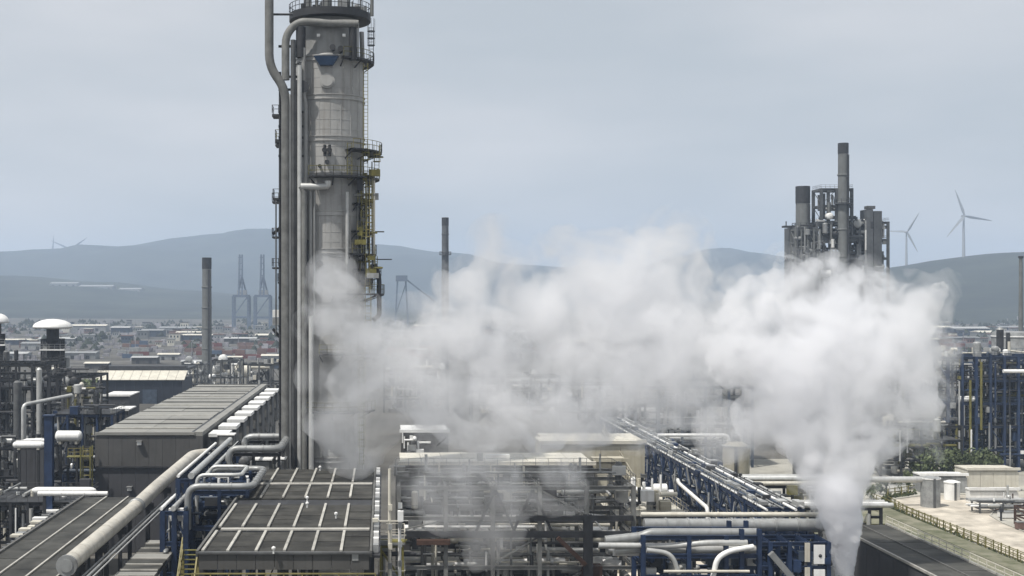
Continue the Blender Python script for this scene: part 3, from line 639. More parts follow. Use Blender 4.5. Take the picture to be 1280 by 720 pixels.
# background plant behind the rack
bp = thing('process_structure', 'dark blue process structure half hidden behind the steam above the long rack', 'process unit', (66,290,0))
frame(bp, 56, 82, 285, 300, [5,9.5,14,18], 5, 2, 'bluegrey', .5, .5, decks=(14,18), rails=(18,), dm='dark'); fill(bp, 56, 82, 284.5, 298, 2, 20, 130, ('lag','white','galv','dark','bluegrey','cream'), .12, .4, .55, .3)
fill(bp, 56, 82, 284.5, 298, 18.2, 21, 24, ('lag','dark','bluegrey','galv'), .2, .5, .4, .5)
for i, (px, py, Y, r, h, m, lab) in enumerate(((920,557,215,2.2,13.0,'beige','squat beige tank right of the long blue rack'),(858,505,330,1.3,16,'dark','dark slim column showing through the gap in the steam'),(884,492,330,2.0,20,'furn','broad dark column in the gap of the steam'),(1010,560,225,2.6,9,'wall','grey brown drum behind the cross racks'))):
    a = at(px, py, Y); t = thing('storage_vessel', lab, 'vessel', (a.x,Y,0)); part('shell', MB().lathe([(r,0),(r,a.z),(r*.6,a.z+.5),(0,a.z+.7)], (a.x,Y,0), 24), m, t)
    part('rim', MB().lathe([(r+.08,a.z-.15),(r+.16,a.z-.1),(r+.16,a.z+.1),(r,a.z+.12)], (a.x,Y,0), 24), 'galv', t); piece('ladder', 'box', 'dark', t, (a.x-r*.3,Y-r-.1,a.z/2), (.5,.15,a.z))

# ================================================================== FOREGROUND PIPE BUNDLE, blue
P = thing('pipe_trestle', 'blue steel trestle with fat grey pipes at the bottom right of centre', 'pipe rack', (31,125,0))
for x in (25.0, 29.4, 33.0, 34.5, 36.2):
    for y in (123.5, 128): span('column', 'beam', 'blue', P, (x,y,0), (x,y,15.6 if x > 34 else 15), .42)
for z in (15, 13.2, 11.2):
    span('beam', 'beam', 'blue', P, (25.2,123.5,z-.2), (36,123.5,z-.2), .3, .4); span('beam', 'beam', 'blue', P, (25.2,128,z-.2), (36,128,z-.2), .3, .4)
for x in (25, 29.4, 33, 36.2):
    for z in (14.1, 12.2): span('beam', 'beam', 'blue', P, (x,123.7,z), (x,127.8,z), .35, .3)
fill(P, 25.2, 36.3, 123.8, 128, 8.2, 13, 90, ('bluegrey','lag','galv','dark','blue'), .08, .2, .5, .4)
pb = [('topmost fat grey pipe of the trestle bundle ending in a left bend', [(36.4,125,14.95),(26,125,14.95),(25.2,125,14.6),(21.6,125,14.2)], .46, 'lagd'), ('white front pipe bulging past the trestle at left', [(35,123.4,14.3),(31,123.4,14.3),(28,123.8,13.9),(20.8,124,13.9)], .3, 'lag'),
      ('pale middle pipe of the trestle bundle', [(36.6,124.6,13.4),(25,124.6,13.5),(22.5,124.6,13.3)], .42, 'lag'), ('white elbow pipe curling down inside the trestle', [(35.5,123,14.0),(33.2,123,13.6),(32,123,12.9),(31.6,123,11)], .26, 'white'),
      ('second white elbow pipe at the left bay of the trestle', [(25.2,122.8,13.7),(27.6,122.8,13.4),(28.3,122.8,11.4)], .24, 'lag'), ('thin white handrail pipe low on the trestle', [(26.8,122.6,11.7),(35,122.6,11.7)], .14, 'cream'), ('stub of pale pipe far left of the trestle', [(22.5,125.6,12.9),(25,125.6,12.9)], .34, 'white')]
for lab, pts, r, m in pb: pipe('bundle_pipe', lab, pts, r, m, 'pipes of the blue trestle', 14, 1.0)
bp_ = pipe('header_pipe', 'fat grey header pipe running right towards the steam jet', [(27,133,14.3),(47.5,133,14.3)], .66, 'lagd', n=18, flange=2.2)
pipe('header_pipe', 'pale header pipe just above the fat grey header', [(27,134.6,15.1),(47.3,134.6,15.1)], .26, 'cream', n=12)
PB = thing('blue_module', 'dark blue steel module under the fat header left of the steam jet', 'process module', (41,131,0))
frame(PB, 36.8, 44.6, 128.5, 136, [4,8,11,13.4], 4, 2, 'blue', .42, .4, inner=True); fill(PB, 36.9, 44.6, 128.6, 134, 5, 13, 110, ('blue','bluegrey','blue','galv','lag','dark'), .08, .22, .45, .35)
for z, h in ((12.2,1.9),(9.4,2.6)): piece('white_panel', 'box', 'white', PB, (43.6,128.2,z), (1.1,.1,h)); piece('white_panel', 'box', 'cream', PB, (42.4,128.2,z+.2), (.5,.1,h))
span('stair_flight', 'box', 'lagd', PB, (38.6,127.8,12.4), (42.4,127.8,8), .6)
sl_ = thing('vent_stack', 'steel vent pipe below the steam jet', 'vent', (46.8,130,0)); part('pipe', MB().tube([(46.8,130,0),(46.8,130,9.6)], .55, 16), 'lagd', sl_); part('lip', MB().lathe([(.55,9.4),(.7,9.45),(.7,9.7),(.5,9.7)], (46.8,130,0), 16), 'galv', sl_)

# dark flat building right of the jet
K = thing('cooling_house', 'dark flat roofed cooling house at the bottom right with pale roof edge', 'building', (58,135,0))
kz = 10.0; kx0, kx1 = 55.2, 61.8; part('wall', MB().box(kx0,kx1,112,157.5,0,kz-.3), 'walld', K, False)
for k in range(12):
    y = 112+3.79*k
    for i in range(2): piece('roof_panel', 'box', 'deckl', K, (kx0+3.3*(i+.5),y+1.9,kz-.15+rng.uniform(-.02,.02)), (3.24,3.7,.26))
    piece('wall_panel', 'box', 'walld', K, (kx0-.06,y+1.9,4.9), (.1,3.72,9.4))
piece('roof_edge', 'box', 'strip', K, (kx0-.1,134.8,kz+.02), (.22,45.6,.26)); piece('roof_edge', 'box', 'strip', K, (kx1+.05,134.8,kz+.02), (.3,45.6,.26)); piece('roof_rib', 'box', 'seam', K, (kx0+3.3,134.8,kz+.05), (.14,45.4,.12))
for i in range(3): piece('end_panel', 'box', 'walld', K, (kx0+2.2*(i+.5),157.58,4.9), (2.15,.1,9.6))
k2 = thing('service_pylon', 'small grey pylon of boxes behind the cooling house beside the jet', 'pylon', (57,162,0)); frame(k2, 55.6, 58.2, 160, 163, [4,8,11.5], 1, 1, 'dark', .25, .25); fill(k2, 55.6, 58.2, 160, 163, 2, 13, 26, ('dark','galv','white','olive','steel'), .1, .2, .4, .5)
part('railing', railing(MB(), [(kx1-.2,114,kz+.1),(kx1-.2,157,kz+.1)], 1.0, 1.9, .07), 'cream', K, False)
pth = thing('fenced_walkway', 'raised pale walkway with railings between cooling house and road', 'walkway', (64,150,0))
piece('deck', 'box', 'verge', pth, (87,178,.5), (3.4,110,.9)); 
for x in (88.8,): part('railing', railing(MB(), [(x,124,.95),(x,233,.95)], 1.3, 2.2, .09), 'cream' if x < 86 else 'olive', pth, False)
dk = thing('verge_bank', 'rough olive grey bank between the cooling house and the railed walkway', 'bank', (75,170,0)); part('face', MB().add([(64,118,.05),(85.1,118,.95),(85.1,236,.95),(64,236,.05),(85.1,118,.02),(85.1,236,.02)], [(0,1,2,3),(0,4,1),(3,2,5)]), 'verge', dk, False)
for k in (2,): span('rib', 'box', 'concg', dk, (66+4*k,118,.13+.17*k), (66+4*k,235,.13+.17*k), .22)
# road fence
fe = thing('road_fence', 'olive post and rail fence along the left kerb of the pale road', 'fence', (90.8,180,0)); fp = [(90.6,120),(90.6,200),(90.3,221),(91.6,233),(95,241.2),(102,246)]
tot = 0
for a, b in zip(fp, fp[1:]):
    l = math.dist(a, b); k = max(1, round(l/2.4))
    for j in range(k):
        p = (a[0]+(b[0]-a[0])*j/k, a[1]+(b[1]-a[1])*j/k); q = (a[0]+(b[0]-a[0])*(j+1)/k, a[1]+(b[1]-a[1])*(j+1)/k)
        span('post', 'box', 'olive', fe, (*p,0), (*p,1.9), .16)
        for z in (.5, 1.1, 1.75): span('rail', 'box', 'olive', fe, (*p,z), (*q,z), .08, .12)

b = MB(); r_ = random.Random(9)
for _ in range(900):
    t_ = r_.random(); k_ = min(4, int(t_*5)); p = Vector((*fp[k_],0)).lerp(Vector((*fp[k_+1],0)), r_.random()) if k_ else Vector((90.6,r_.uniform(150,200),0)); p += Vector((r_.uniform(-.9,.25),r_.gauss(0,.3),r_.uniform(.1,.9)*r_.random()))
    e = r_.uniform(.15,.4); a = r_.uniform(0,6.28); d = Vector((math.cos(a),math.sin(a),0))*e; b.quad(p-d, p+Vector((0,0,-e*.4)), p+d, p+Vector((0,0,e*1.3)))
tag(link('verge_weeds', b.mesh('green', 'verge_weeds', False)), kind='stuff')
# ================================================================== RIGHT BLUE PROCESS STRUCTURE
RB = thing('process_structure', 'tall blue steel process structure at the right edge behind the road', 'process unit', (136,285,0))
frame(RB, 122.5, 150, 278, 292, [5,10,15,20,25], 9, 2, 'blue', .55, .5, decks=(10,20), rails=(25,15), dm='dark', inner=True, rm='bluegrey'); fill(RB, 123, 150, 277.5, 291, 2, 24.5, 640, ('dark','bluegrey','blue','galv','dark','olive','dark','bluegrey','blue','white'), .07, .26, .45, .3)
for k, dx in enumerate((2, 4.6, 8.5, 13, 17.5, 21)): span('tall_riser', 'cyl', ('lag','white','lagd','galv','lag','white')[k], RB, (122.5+dx,277,1), (122.5+dx,277,rng.uniform(9,20)), .36)
fill(RB, 123, 150, 278, 291, 25, 26.6, 30, ('white','galv','lag','cream'), .15, .35, .6, .6)
piece('white_header', 'cyl', 'white', RB, (140.5,277,21.9), (.8,.8,13), Matrix.Rotation(R(90), 4, 'Y'))
for px, py, Y, r, h, m, lab in ((1268,415,330,5.4,28,'galv','pale grey upright vessel standing above the right blue structure'),):
    a = at(px, py, Y); t = thing('storage_vessel', lab, 'vessel', (a.x,Y,0)); part('shell', MB().lathe([(r,0),(r,a.z-.6),(r*.97,a.z),(0,a.z+.3)], (a.x,Y,0), 32), m, t); part('rim', MB().lathe([(r,a.z-1.2),(r+.2,a.z-1.2),(r+.2,a.z-.9),(r,a.z-.9)], (a.x,Y,0), 32), 'white', t); piece('ladder', 'box', 'dark', t, (a.x-r*.7,Y-r*.8,a.z/2), (.9,.4,a.z))
a = at(1250, 412, 300); t = thing('slim_column', 'thin dark column rising beside the pale grey vessel at the right', 'column', (a.x,300,0)); part('shell', MB().tube([(a.x,300,0),(a.x,300,a.z)], .8, 14), 'dark', t); part('cap', MB().lathe([(.8,0),(.5,.5),(0,.7)], (a.x,300,a.z), 14), 'galv', t)
a = at(1276, 320, 420); t = thing('chimney', 'very thin tall dark chimney at the right picture edge', 'chimney', (a.x,420,0)); part('shaft', MB().tube([(a.x,420,0),(a.x,420,a.z)], [.9,.55], 14), 'stack', t); part('rim', MB().lathe([(.5,-.8),(.8,-.7),(.8,0),(.5,0)], (a.x,420,a.z), 14), 'dark', t)
mr = thing('process_structure', 'dark low pipe structure between the steam and the right blue structure', 'process unit', (112,270,0)); frame(mr, 104, 121, 268, 280, [4,8,11], 4, 2, 'dark', .4, .4, decks=(8,), dm='steel'); fill(mr, 104, 121, 267, 279, 1, 13, 110, ('lag','dark','galv','steel','olive','cream'), .1, .35, .5, .4)
fr2 = thing('process_structure', 'grey green pipe structure behind the right end of the steam', 'process unit', (125,340,0)); frame(fr2, 112, 150, 330, 345, [6,12,18,23], 6, 2, 'dark', .5, .5); fill(fr2, 112, 150, 329, 345, 2, 25, 160, ('lag','olive','galv','white','dark','green','cream'), .12, .4, .5, .3)
pipe('ground_pipe', 'long grey pipe lying low right of the steam jet', [(84,232,4.9),(100.5,232,4.9)], .55, 'lag', flange=3.5)
for x in (86, 91, 96): pass
# small tanks and sheds by the road
for i, (px, py, Y, r, h, lab) in enumerate(((1163,597,232,1.7,5.4,'short pale grey tank at the bend of the road'),(1190,602,240,1.4,4,'lower white tank right of the pale grey tank'))):
    a = at(px, py, Y); t = thing('storage_tank', lab, 'tank', (a.x,Y,0)); part('shell', MB().lathe([(r,0),(r,a.z),(r*.5,a.z+.25),(0,a.z+.3)], (a.x,Y,0), 24), ('galv','white')[i], t); part('rim', MB().lathe([(r,a.z-.2),(r+.1,a.z-.2),(r+.1,a.z),(r,a.z)], (a.x,Y,0), 24), 'white', t); piece('ladder', 'box', 'steel', t, (a.x,Y-r-.08,a.z/2), (.4,.12,a.z))
for i, (x0, x1, y0, y1, z, wm_, rm_, lab) in enumerate(((104,113,248,252,3.6,'galv','white','low white roofed cabin beyond the road bend'),(114,124,250,256,4.4,'cream','cream','cream cabin left of the right picture edge'),(108,117,236,238,2.6,'white','white','white low wall shed by the road side'),(122,134,240,244,4,'white','galv','white shed at the right picture edge beyond the road'))):
    shed('site_cabin', lab, x0, x1, y0, y1, z, wm_, rm_, 4, 1)
sk = thing('pipe_skid', 'rust brown pipe skid on the pale ground right of the road', 'pipe skid', (112,212,0)); frame(sk, 105.5, 116, 207, 214, [1.6,3.2], 3, 1, 'rust', .3, .25); fill(sk, 105.5, 116, 206.5, 213.5, .4, 3.9, 46, ('rust','lag','galv','rust','white','dark','brick'), .08, .2, .55, .35)
for i, (x, y, lx, ly, lz, m, lab) in enumerate(((104,209,1.6,1,1.1,'brick','brown crate at the near left corner of the rust skid'),(118.5,209,3,1.4,1.5,'galv','grey cabinet at the right end of the rust skid'),(107,220,2.4,1.6,.9,'white','white tool chest before the low grey rack'),(112.5,219,3.4,.9,.6,'rust','rusty pipe bundle box lying before the low grey rack'),(117.5,222,1.2,1.2,1.6,'lagd','grey upright cabinet before the right end of the low rack'),(106.5,203,2.8,1.1,.8,'concg','concrete block between the two pipe skids'),(100,249.5,3,1.2,1.4,'white','white cabinet beside the road sign post'))):
    t = thing('yard_box', lab, 'box', (x,y,0)); piece('body', 'box', m, t, (x,y,.15+lz/2), (lx,ly,lz)); piece('lid', 'box', 'seam' if i % 2 else 'lagd', t, (x,y,.18+lz), (lx+.12,ly+.12,.08))
    for q in (-.35,.35): piece('skid', 'box', 'dark', t, (x+q*lx,y,.07), (.18,ly,.14))
for i, (x, lab) in enumerate(((109,'left lamp post beside the rust pipe skid'),(118,'right lamp post behind the grey pipe skid'))):
    t = thing('lamp_post', lab, 'lamp post', (x,205,0)); part('pole', MB().tube([(x,205,0),(x,205,5.6)], [.1,.07], 8), 'steel', t); piece('lamp_head', 'box', 'galv', t, (x+.3,204.9,5.65), (.9,.35,.16))
sk2 = thing('pipe_skid', 'grey pipe skid nearest the right picture edge beyond the road', 'pipe skid', (112,195,0)); frame(sk2, 106.5, 116, 192, 199, [1.4,2.8], 3, 1, 'olive', .25, .2); fill(sk2, 106.5, 116, 191.5, 198.5, .4, 3.4, 40, ('olive','lag','galv','rust','white','dark'), .08, .18, .55, .35)
rk = thing('low_pipe_rack', 'low grey pipe rack along the yard right of the road', 'pipe rack', (112,226,0)); frame(rk, 104.5, 125, 224.5, 227.5, [1.1,2.1], 5, 1, 'steel', .22, .25, brace=False)
fill(rk, 104.5, 125, 224, 227.5, .2, 2.8, 40, ('galv','lag','rust','dark','cream','white'), .07, .2, .5, .4)
for z in (1.25, 2.25):
    for y in (224.8, 225.7, 226.6): span('line_pipe', 'cyl', rng.choice(('lag','white','galv')), rk, (103,y,z), (126,y,z), .36)
for i, (x, y, lab) in enumerate(((100.5,233,'short dark post standing on the inside of the road bend'),(104.6,217,'dark bollard post by the right kerb below the road bend'),(97,247.2,'dark sign post outside the road bend'))):
    t = thing('marker_post', lab, 'post', (x,y,0)); span('post', 'box', 'dark', t, (x,y,0), (x,y,2.1), .25); piece('plate', 'box', 'dark', t, (x,y-.16,1.8), (.7,.06,.6))

# ================================================================== STEAM CRACKER FURNACES top right
FY = 425.0
def fz(py): return H-(py-VY)*FY/F
def fx(px): return (px-VX)*FY/F
Q = thing('furnace_block', 'dark furnace block with lattice frames and square column beside the tall chimney', 'furnace', (fx(1065),FY,0))
frame(Q, fx(1021), fx(1110), FY, FY+14, [8,16,24,32,fz(345),fz(322),fz(299),fz(277)], 5, 2, 'furn', .8, .7, decks=(fz(322),fz(299)), rails=(fz(299),fz(277)), dm='furn', rm='furn')
frame(Q, fx(1028), fx(1066), FY+1, FY+9, [fz(277)+.3,fz(256),fz(235)], 2, 1, 'furn', .9, .8, z0=fz(277), rails=(fz(235),), rm='furn')
b = MB().box(fx(1024),fx(1104),FY+2,FY+13,4,fz(316)); part('firebox', b, 'furn', Q, False)
for x0, x1, pt in ((1082,1090,262),(1091,1101,264)): part('duct_column', MB().box(fx(x0),fx(x1),FY-1,FY+5,2,fz(pt)), 'furn', Q, False)
piece('column_cap', 'box', 'steel', Q, (fx(1090),FY+2,fz(259)), (2.6,3,1)); fill(Q, fx(1023), fx(1108), FY-.8, FY+10, fz(345), fz(270), 240, ('furn','lagd','galv','dark','stack','white'), .2, .6, .45, .4)
fill(Q, fx(1030), fx(1066), FY, FY+8, fz(277), fz(240), 30, ('furn','lagd','galv','stack'), .2, .6, .4, .4)
def chimney(label, px, py_top, py_base, Y, wpx, m='stack', dark_top=None, extra=()):
    r = wpx*Y/F/2; a = at(px, py_top, Y); t = thing('chimney', label, 'chimney', (a.x,Y,0)); zt = a.z; zd = H-((dark_top or py_top)-VY)*Y/F
    part('shaft', MB().tube([(a.x,Y,0),(a.x,Y,zd)], [r*1.12,r], 24), m, t)
    if dark_top: part('dark_top', MB().lathe([(r*1.04,zd-.05),(r*1.04,zt),(r*.8,zt),(r*.8,zt-2)], (a.x,Y,0), 24), 'dark', t)
    for py in extra:
        z = H-(py-VY)*Y/F; part('ring_platform', MB().lathe([(r,z-.3),(r+1.3,z-.3),(r+1.3,z),(r,z)], (a.x,Y,0), 24), 'furn', t)
        part('railing', railing(MB(), [(a.x+(r+1.25)*math.cos(k*math.pi/6),Y+(r+1.25)*math.sin(k*math.pi/6),z) for k in range(13)], 1.3, 1.5, .12), 'furn', t, False)
    z = 6
    while z < zd-3: part('stiffener', MB().lathe([(r*1.1,z),(r*1.16,z+.1),(r*1.16,z+.4),(r*1.1,z+.5)], (a.x,Y,0), 20), m, t); z += 9
    piece('ladder', 'box', 'dark', t, (a.x+r*.6,Y-r-.15,zd/2), (.6,.3,zd-1))
    return t
chimney('tallest slim chimney rising out of the furnace block', 1054, 179, 340, FY-2, 12.5, 'stack', 192, (254,))
chimney('short fat chimney with a dark top left of the furnace block', 1003.5, 233, 330, FY+4, 17, 'stack', 254, (284,))
t = thing('flue_box', 'grey flue box below the short fat chimney', 'flue', (fx(1006),FY,0)); part('casing', MB().box(fx(991),fx(1020),FY-2,FY+9,0,fz(284)), 'furn', t, False); frame(t, fx(990), fx(1021), FY-3, FY+1, [fz(340),fz(322),fz(303),fz(287)], 4, 1, 'stack', .5, .45); fill(t, fx(990), fx(1021), FY-3.2, FY-2.2, fz(345), fz(282), 60, ('stack','furn','lagd','galv','dark'), .15, .45, .4, .4); piece('landing', 'box', 'dark', t, (fx(988),FY+2,fz(283)), (3.6,3,.6)); piece('landing_post', 'box', 'dark', t, (fx(985),FY+2,fz(280)), (.3,.3,2))
chimney('lone dark chimney standing left of the long grey hall top', 258.5, 322, 475, 560, 11.5, 'stack', 336, ())
chimney('lone slender dark chimney just right of the tall tower', 556.5, 272, 385, 640, 8.5, 'furn', 282, (318,))

# ================================================================== WIND TURBINES
def turbine(label, px, py, Y, blade, rot, base=None):
    a = at(px, py, Y); zb = terrain(a.x, Y)-2 if base is None else base; s = blade/57
    t = thing('wind_turbine', label, 'wind turbine', (a.x,Y,zb), 'wind turbines on the hills'); tm = 'turbine' if Y < 4000 else 'crane'
    part('tower', MB().tube([(a.x,Y,zb),(a.x,Y,a.z-1)], [3.3*s,1.9*s], 14), tm, t); part('nacelle', MB().box(a.x-2*s,a.x+2*s,Y-3*s,Y+8*s,a.z-2*s,a.z+2*s), tm, t, False)
    part('hub', MB().tube([(a.x,Y-3*s,a.z),(a.x,Y-6*s,a.z)], [2.2*s,.8*s], 12), tm, t)
    for k in range(3):
        an = R(rot+120*k); d = Vector((math.sin(an),0,math.cos(an))); e = Vector((d.z,0,-d.x)); c = Vector((a.x,Y-4.5*s,a.z)); vs = []
        for f, wd in ((.02,1.4),(.2,2.6),(.5,1.9),(.8,1.2),(1,.35)):
            for sx, sy in ((-.35,-.3),(.65,0),(-.35,.3)): vs.append(c+d*blade*f+e*wd*2.0*s*sx+Vector((0,wd*s*sy*2,0)))
        fs = [(0,2,1),(12,13,14)]
        for i in range(4):
            for j in range(3): fs.append((i*3+j, i*3+(j+1) % 3, i*3+3+(j+1) % 3, i*3+3+j))
        part('blade', MB().add(vs, fs), tm, t)
turbine('rightmost wind turbine, nearest and highest on the right hill', 1204.5, 270, 2600, 56, -20)
turbine('wind turbine between the furnace block and the rightmost turbine', 1133, 290, 2700, 48, 32)
turbine('distant wind turbine on the far left ridge, right of its twin', 88, 312, 5480, 90, 55)
turbine('distant wind turbine half hidden on the far left ridge, left of its twin', 66, 313, 5560, 66, 5)

# ================================================================== PORT CRANES
def crane(label, px, pt, pm, pb, Y, wpx, tilt=0):
    k = Y/F; cx = (px-VX)*k; w2 = wpx*k/2; zt = H-(pt-VY)*k; zm = H-(pm-VY)*k
    t = thing('port_crane', label, 'crane', (cx,Y,0), 'container cranes at the port')
    for x in (cx-w2, cx+w2):
        for y in (Y, Y+22): span('leg', 'box', 'crane', t, (x,y,0), (x,y,zm), 2.2)
    for y in (Y, Y+22): span('portal_beam', 'box', 'crane', t, (cx-w2,y,zm), (cx+w2,y,zm), 3); span('portal_beam', 'box', 'crane', t, (cx-w2,y,zm*.35), (cx+w2,y,zm*.35), 2)
    span('brace', 'box', 'crane', t, (cx-w2,Y,zm*.35), (cx+w2,Y,zm), 1.2)
    for x in (cx-3, cx+3): span('boom', 'box', 'crane', t, (x*.7+cx*.3+tilt*0,Y,zm), (x*.5+cx*.5+tilt,Y+6,zt), 2.0)
    for j in range(7): z = zm+(zt-zm)*(j+.5)/7; span('boom_tie', 'box', 'crane', t, (cx-2.6+tilt*j/7,Y,z), (cx+2.6+tilt*j/7,Y,z), .9)
    span('apex', 'box', 'crane', t, (cx-w2*.6,Y+22,zm), (cx,Y+14,zm+(zt-zm)*.5), 1.4); span('apex', 'box', 'crane', t, (cx+w2*.6,Y+22,zm), (cx,Y+14,zm+(zt-zm)*.5), 1.4); piece('machinery_house', 'box', 'galv', t, (cx,Y+18,zm+4), (w2*1.2,10,6))
crane('container crane with raised boom, right beside the tall tower', 327.5, 318, 370, 408, 1500, 19); crane('container crane with raised boom, farther left of the tall tower', 300.5, 318, 370, 408, 1520, 19)
def crane2(px, py, Y, label):
    k = Y/F; a = at(px, py, Y); t = thing('port_crane', label, 'crane', (a.x,Y,0), 'container cranes at the port')
    for x in (a.x-8, a.x+8): span('leg', 'box', 'crane', t, (x,Y,0), (x*.6+a.x*.4,Y,a.z), 2)
    piece('machinery_house', 'box', 'crane', t, (a.x,Y,a.z), (14,10,7)); span('boom', 'box', 'crane', t, (a.x+4,Y,a.z), (a.x+40,Y,a.z-28), 1.8); span('brace', 'box', 'crane', t, (a.x-8,Y,14), (a.x+6,Y,a.z-4), 1.2)
crane2(502, 348, 1550, 'jib crane with lowered boom between the tower and the slender chimney')

# ================================================================== LEFT PLANT
def cap_tower(label, px, py, Y, wpx):
    a = at(px, py, Y); k = Y/F; r = wpx*k/2; t = thing('domed_tower', label, 'tower', (a.x,Y,0), 'white capped towers of the left plant')
    part('dome_cap', MB().lathe([(r*.3,-1.9),(r*.93,-1.75),(r,-1.45),(r*.97,-1.0),(r*.84,-.45),(r*.6,.05),(r*.3,.35),(0,.45)], (a.x,Y,a.z), 28), 'white', t)
    part('neck', MB().lathe([(r*.32,-8.5),(r*.32,-1.6)], (a.x,Y,a.z), 18), 'dark', t); z1 = a.z-8.6
    frame(t, a.x-r*.45, a.x+r*.45, Y-r*.45, Y+r*.45, [8,15,z1-6,z1,a.z-4.2], 2, 2, 'dark', .4, .4)
    piece('white_platform', 'box', 'white', t, (a.x+.6,Y-.4,z1+1.9), (r*1.25,r*1.2,.3)); part('railing', railing(MB(), [(a.x-r*.6,Y-r*.6,z1+2),(a.x+r*.8,Y-r*.6,z1+2)], 1.2, 1.2, .12), 'galv', t, False)
    fill(t, a.x-r*.4, a.x+r*.4, Y-r*.5, Y+r*.4, 3, z1+4, 26, ('dark','steel','galv','lagd'), .15, .35, .4, .4); piece('side_duct', 'cyl', 'lagd', t, (a.x+r*.75,Y-.5,z1/2), (1.3,1.3,z1))
cap_tower('white mushroom capped tower in the left plant', 66, 401, 300, 49); cap_tower('white capped tower cut by the left picture edge', -3, 394, 290, 28)
def unit_block(label, px0, px1, pt, Y, dep, nl, m, nf, pal, nx=4, deck=()):
    k = Y/F; x0, x1, z = (px0-VX)*k, (px1-VX)*k, H-(pt-VY)*k; t = thing('process_unit', label, 'process unit', ((x0+x1)/2,Y,0), 'steel process units of the left plant')
    zs = [z*(i+1)/nl for i in range(nl)]; frame(t, x0, x1, Y, Y+dep, zs, nx, 2, m, .4, .4, decks=[zs[i] for i in deck], rails=(zs[-1],), dm='dark', rm='steel'); fill(t, x0, x1, Y-.6, Y+dep, 1, z+1.5, nf, pal, .1, .38, .45, .35); return t
DP = ('dark','steel','dark','lagd','galv','dark','lag','walld')
unit_block('dark steel unit at the far left below the white capped tower', -40, 60, 455, 265, 14, 5, 'dark', 170, DP, 5, (1,3))
unit_block('dark steel unit behind the blue post in the left plant', 62, 118, 470, 255, 12, 4, 'dark', 110, DP, 3, (2,))
unit_block('lower blue black unit left of the compressor hall', 66, 140, 518, 225, 10, 3, 'blue', 90, ('blue','dark','bluegrey','galv','lag','dark'), 4, (1,2))
unit_block('nearest dark unit at the left edge above the lower roof deck', -40, 58, 560, 205, 14, 3, 'dark', 120, DP+('lag','white'), 5, (1,))
unit_block('low dark unit along the left side of the lower roof deck', -30, 100, 628, 172, 10, 2, 'dark', 90, DP+('white','cream'), 6, (1,))
unit_block('pipe filled unit with pale verticals beside the sloping gantry', 78, 118, 490, 240, 6, 4, 'steel', 80, ('cream','galv','steel','lag','dark','olive'), 2, ())
a = at(61.5, 520, 172); t = thing('blue_post', 'thick dark blue post standing in the left plant', 'post', (a.x,172,0)); span('shaft', 'beam', 'blue', t, (a.x,172,0), (a.x,172,a.z), 1.1); piece('head_plate', 'box', 'blue', t, (a.x,172,a.z+.08), (1.5,1.5,.16)); piece('base_plate', 'box', 'steel', t, (a.x,172,.1), (1.8,1.8,.2))
for px, pt, Y, r, m, lab in ((49,462,235,.5,'lag','slender grey column left of the blue post'),(31,510,215,.28,'lag','thin pale riser at the far left'),(22,478,250,.8,'steel','dark round column near the left picture edge'),(102,480,245,.45,'cream','pale slender column left of the hall'),(8,440,282,.7,'steel','grey column under the left edge white cap')):
    a = at(px, pt, Y); t = thing('slim_column', lab, 'column', (a.x,Y,0), 'slender columns of the left plant'); part('shell', MB().tube([(a.x,Y,0),(a.x,Y,a.z)], r, 12), m, t); part('cap', MB().lathe([(r,0),(r*.6,.3),(0,.4)], (a.x,Y,a.z), 12), m, t); span('side_pipe', 'cyl', 'dark', t, (a.x+r+.25,Y,0), (a.x+r+.25,Y,a.z*.9), .25)
pipe('gantry_pipe', 'pale overhead pipe bridging the left plant', [(at(31,506,215).x,214,2),(at(31,506,215).x,214,at(31,506,214).z),(at(75,496,214).x,222,at(31,506,214).z+1)], .32, 'lag', bend=.9)
for i, (px, py, Y, l, r, m, lab) in enumerate(((86,545,200,4.2,.85,'white','white rounded drum in front of the blue post'),(36,556,190,4.8,.5,'white','flat white drum near the left picture edge'),(80,613,168,8.5,.45,'white','long white drum ending at the corner of the dark hall'),(298,464,520,10,2.6,'cream','cream drum beyond the roof of the grey hall'))):
    a = at(px, py, Y); t = thing('horizontal_drum', lab, 'drum', (a.x,Y,0)); piece('shell', 'drum', m, t, a, (2*r,2*r,l), Matrix.Rotation(R(90), 4, 'Y'))
    for s in (-.3, .3): piece('saddle', 'box', 'concg', t, (a.x+s*l,Y,a.z/2-r*.4), (.4,r*1.4,a.z-r*.8)) if i == 3 else (piece('saddle', 'box', 'concg', t, (a.x+s*l,Y,a.z-r), (.4,r*1.4,r*.9)), span('leg', 'beam', 'dark', t, (a.x+s*l,Y,0), (a.x+s*l,Y,a.z-r*1.4), .35))
for i, (px0, px1, py, Y, d, m, lab) in enumerate(((128,162,494,330,14,'white','small white roofed shed between left plant and warehouse'),(138,160,512,290,10,'white','lower white roofed shed by the left side of the hall'),(85,118,525,262,9,'cream','pale roofed lean-to in the left plant'),(22,55,552,196,5,'white','pale flat roof low at the far left'),(40,60,463,420,20,'cream','cream hut beyond the left plant'))):
    k = Y/F; shed('utility_shed', lab, (px0-VX)*k, (px1-VX)*k, Y, Y+d, H-(py-VY)*k, 'walld', m, 3, 2)
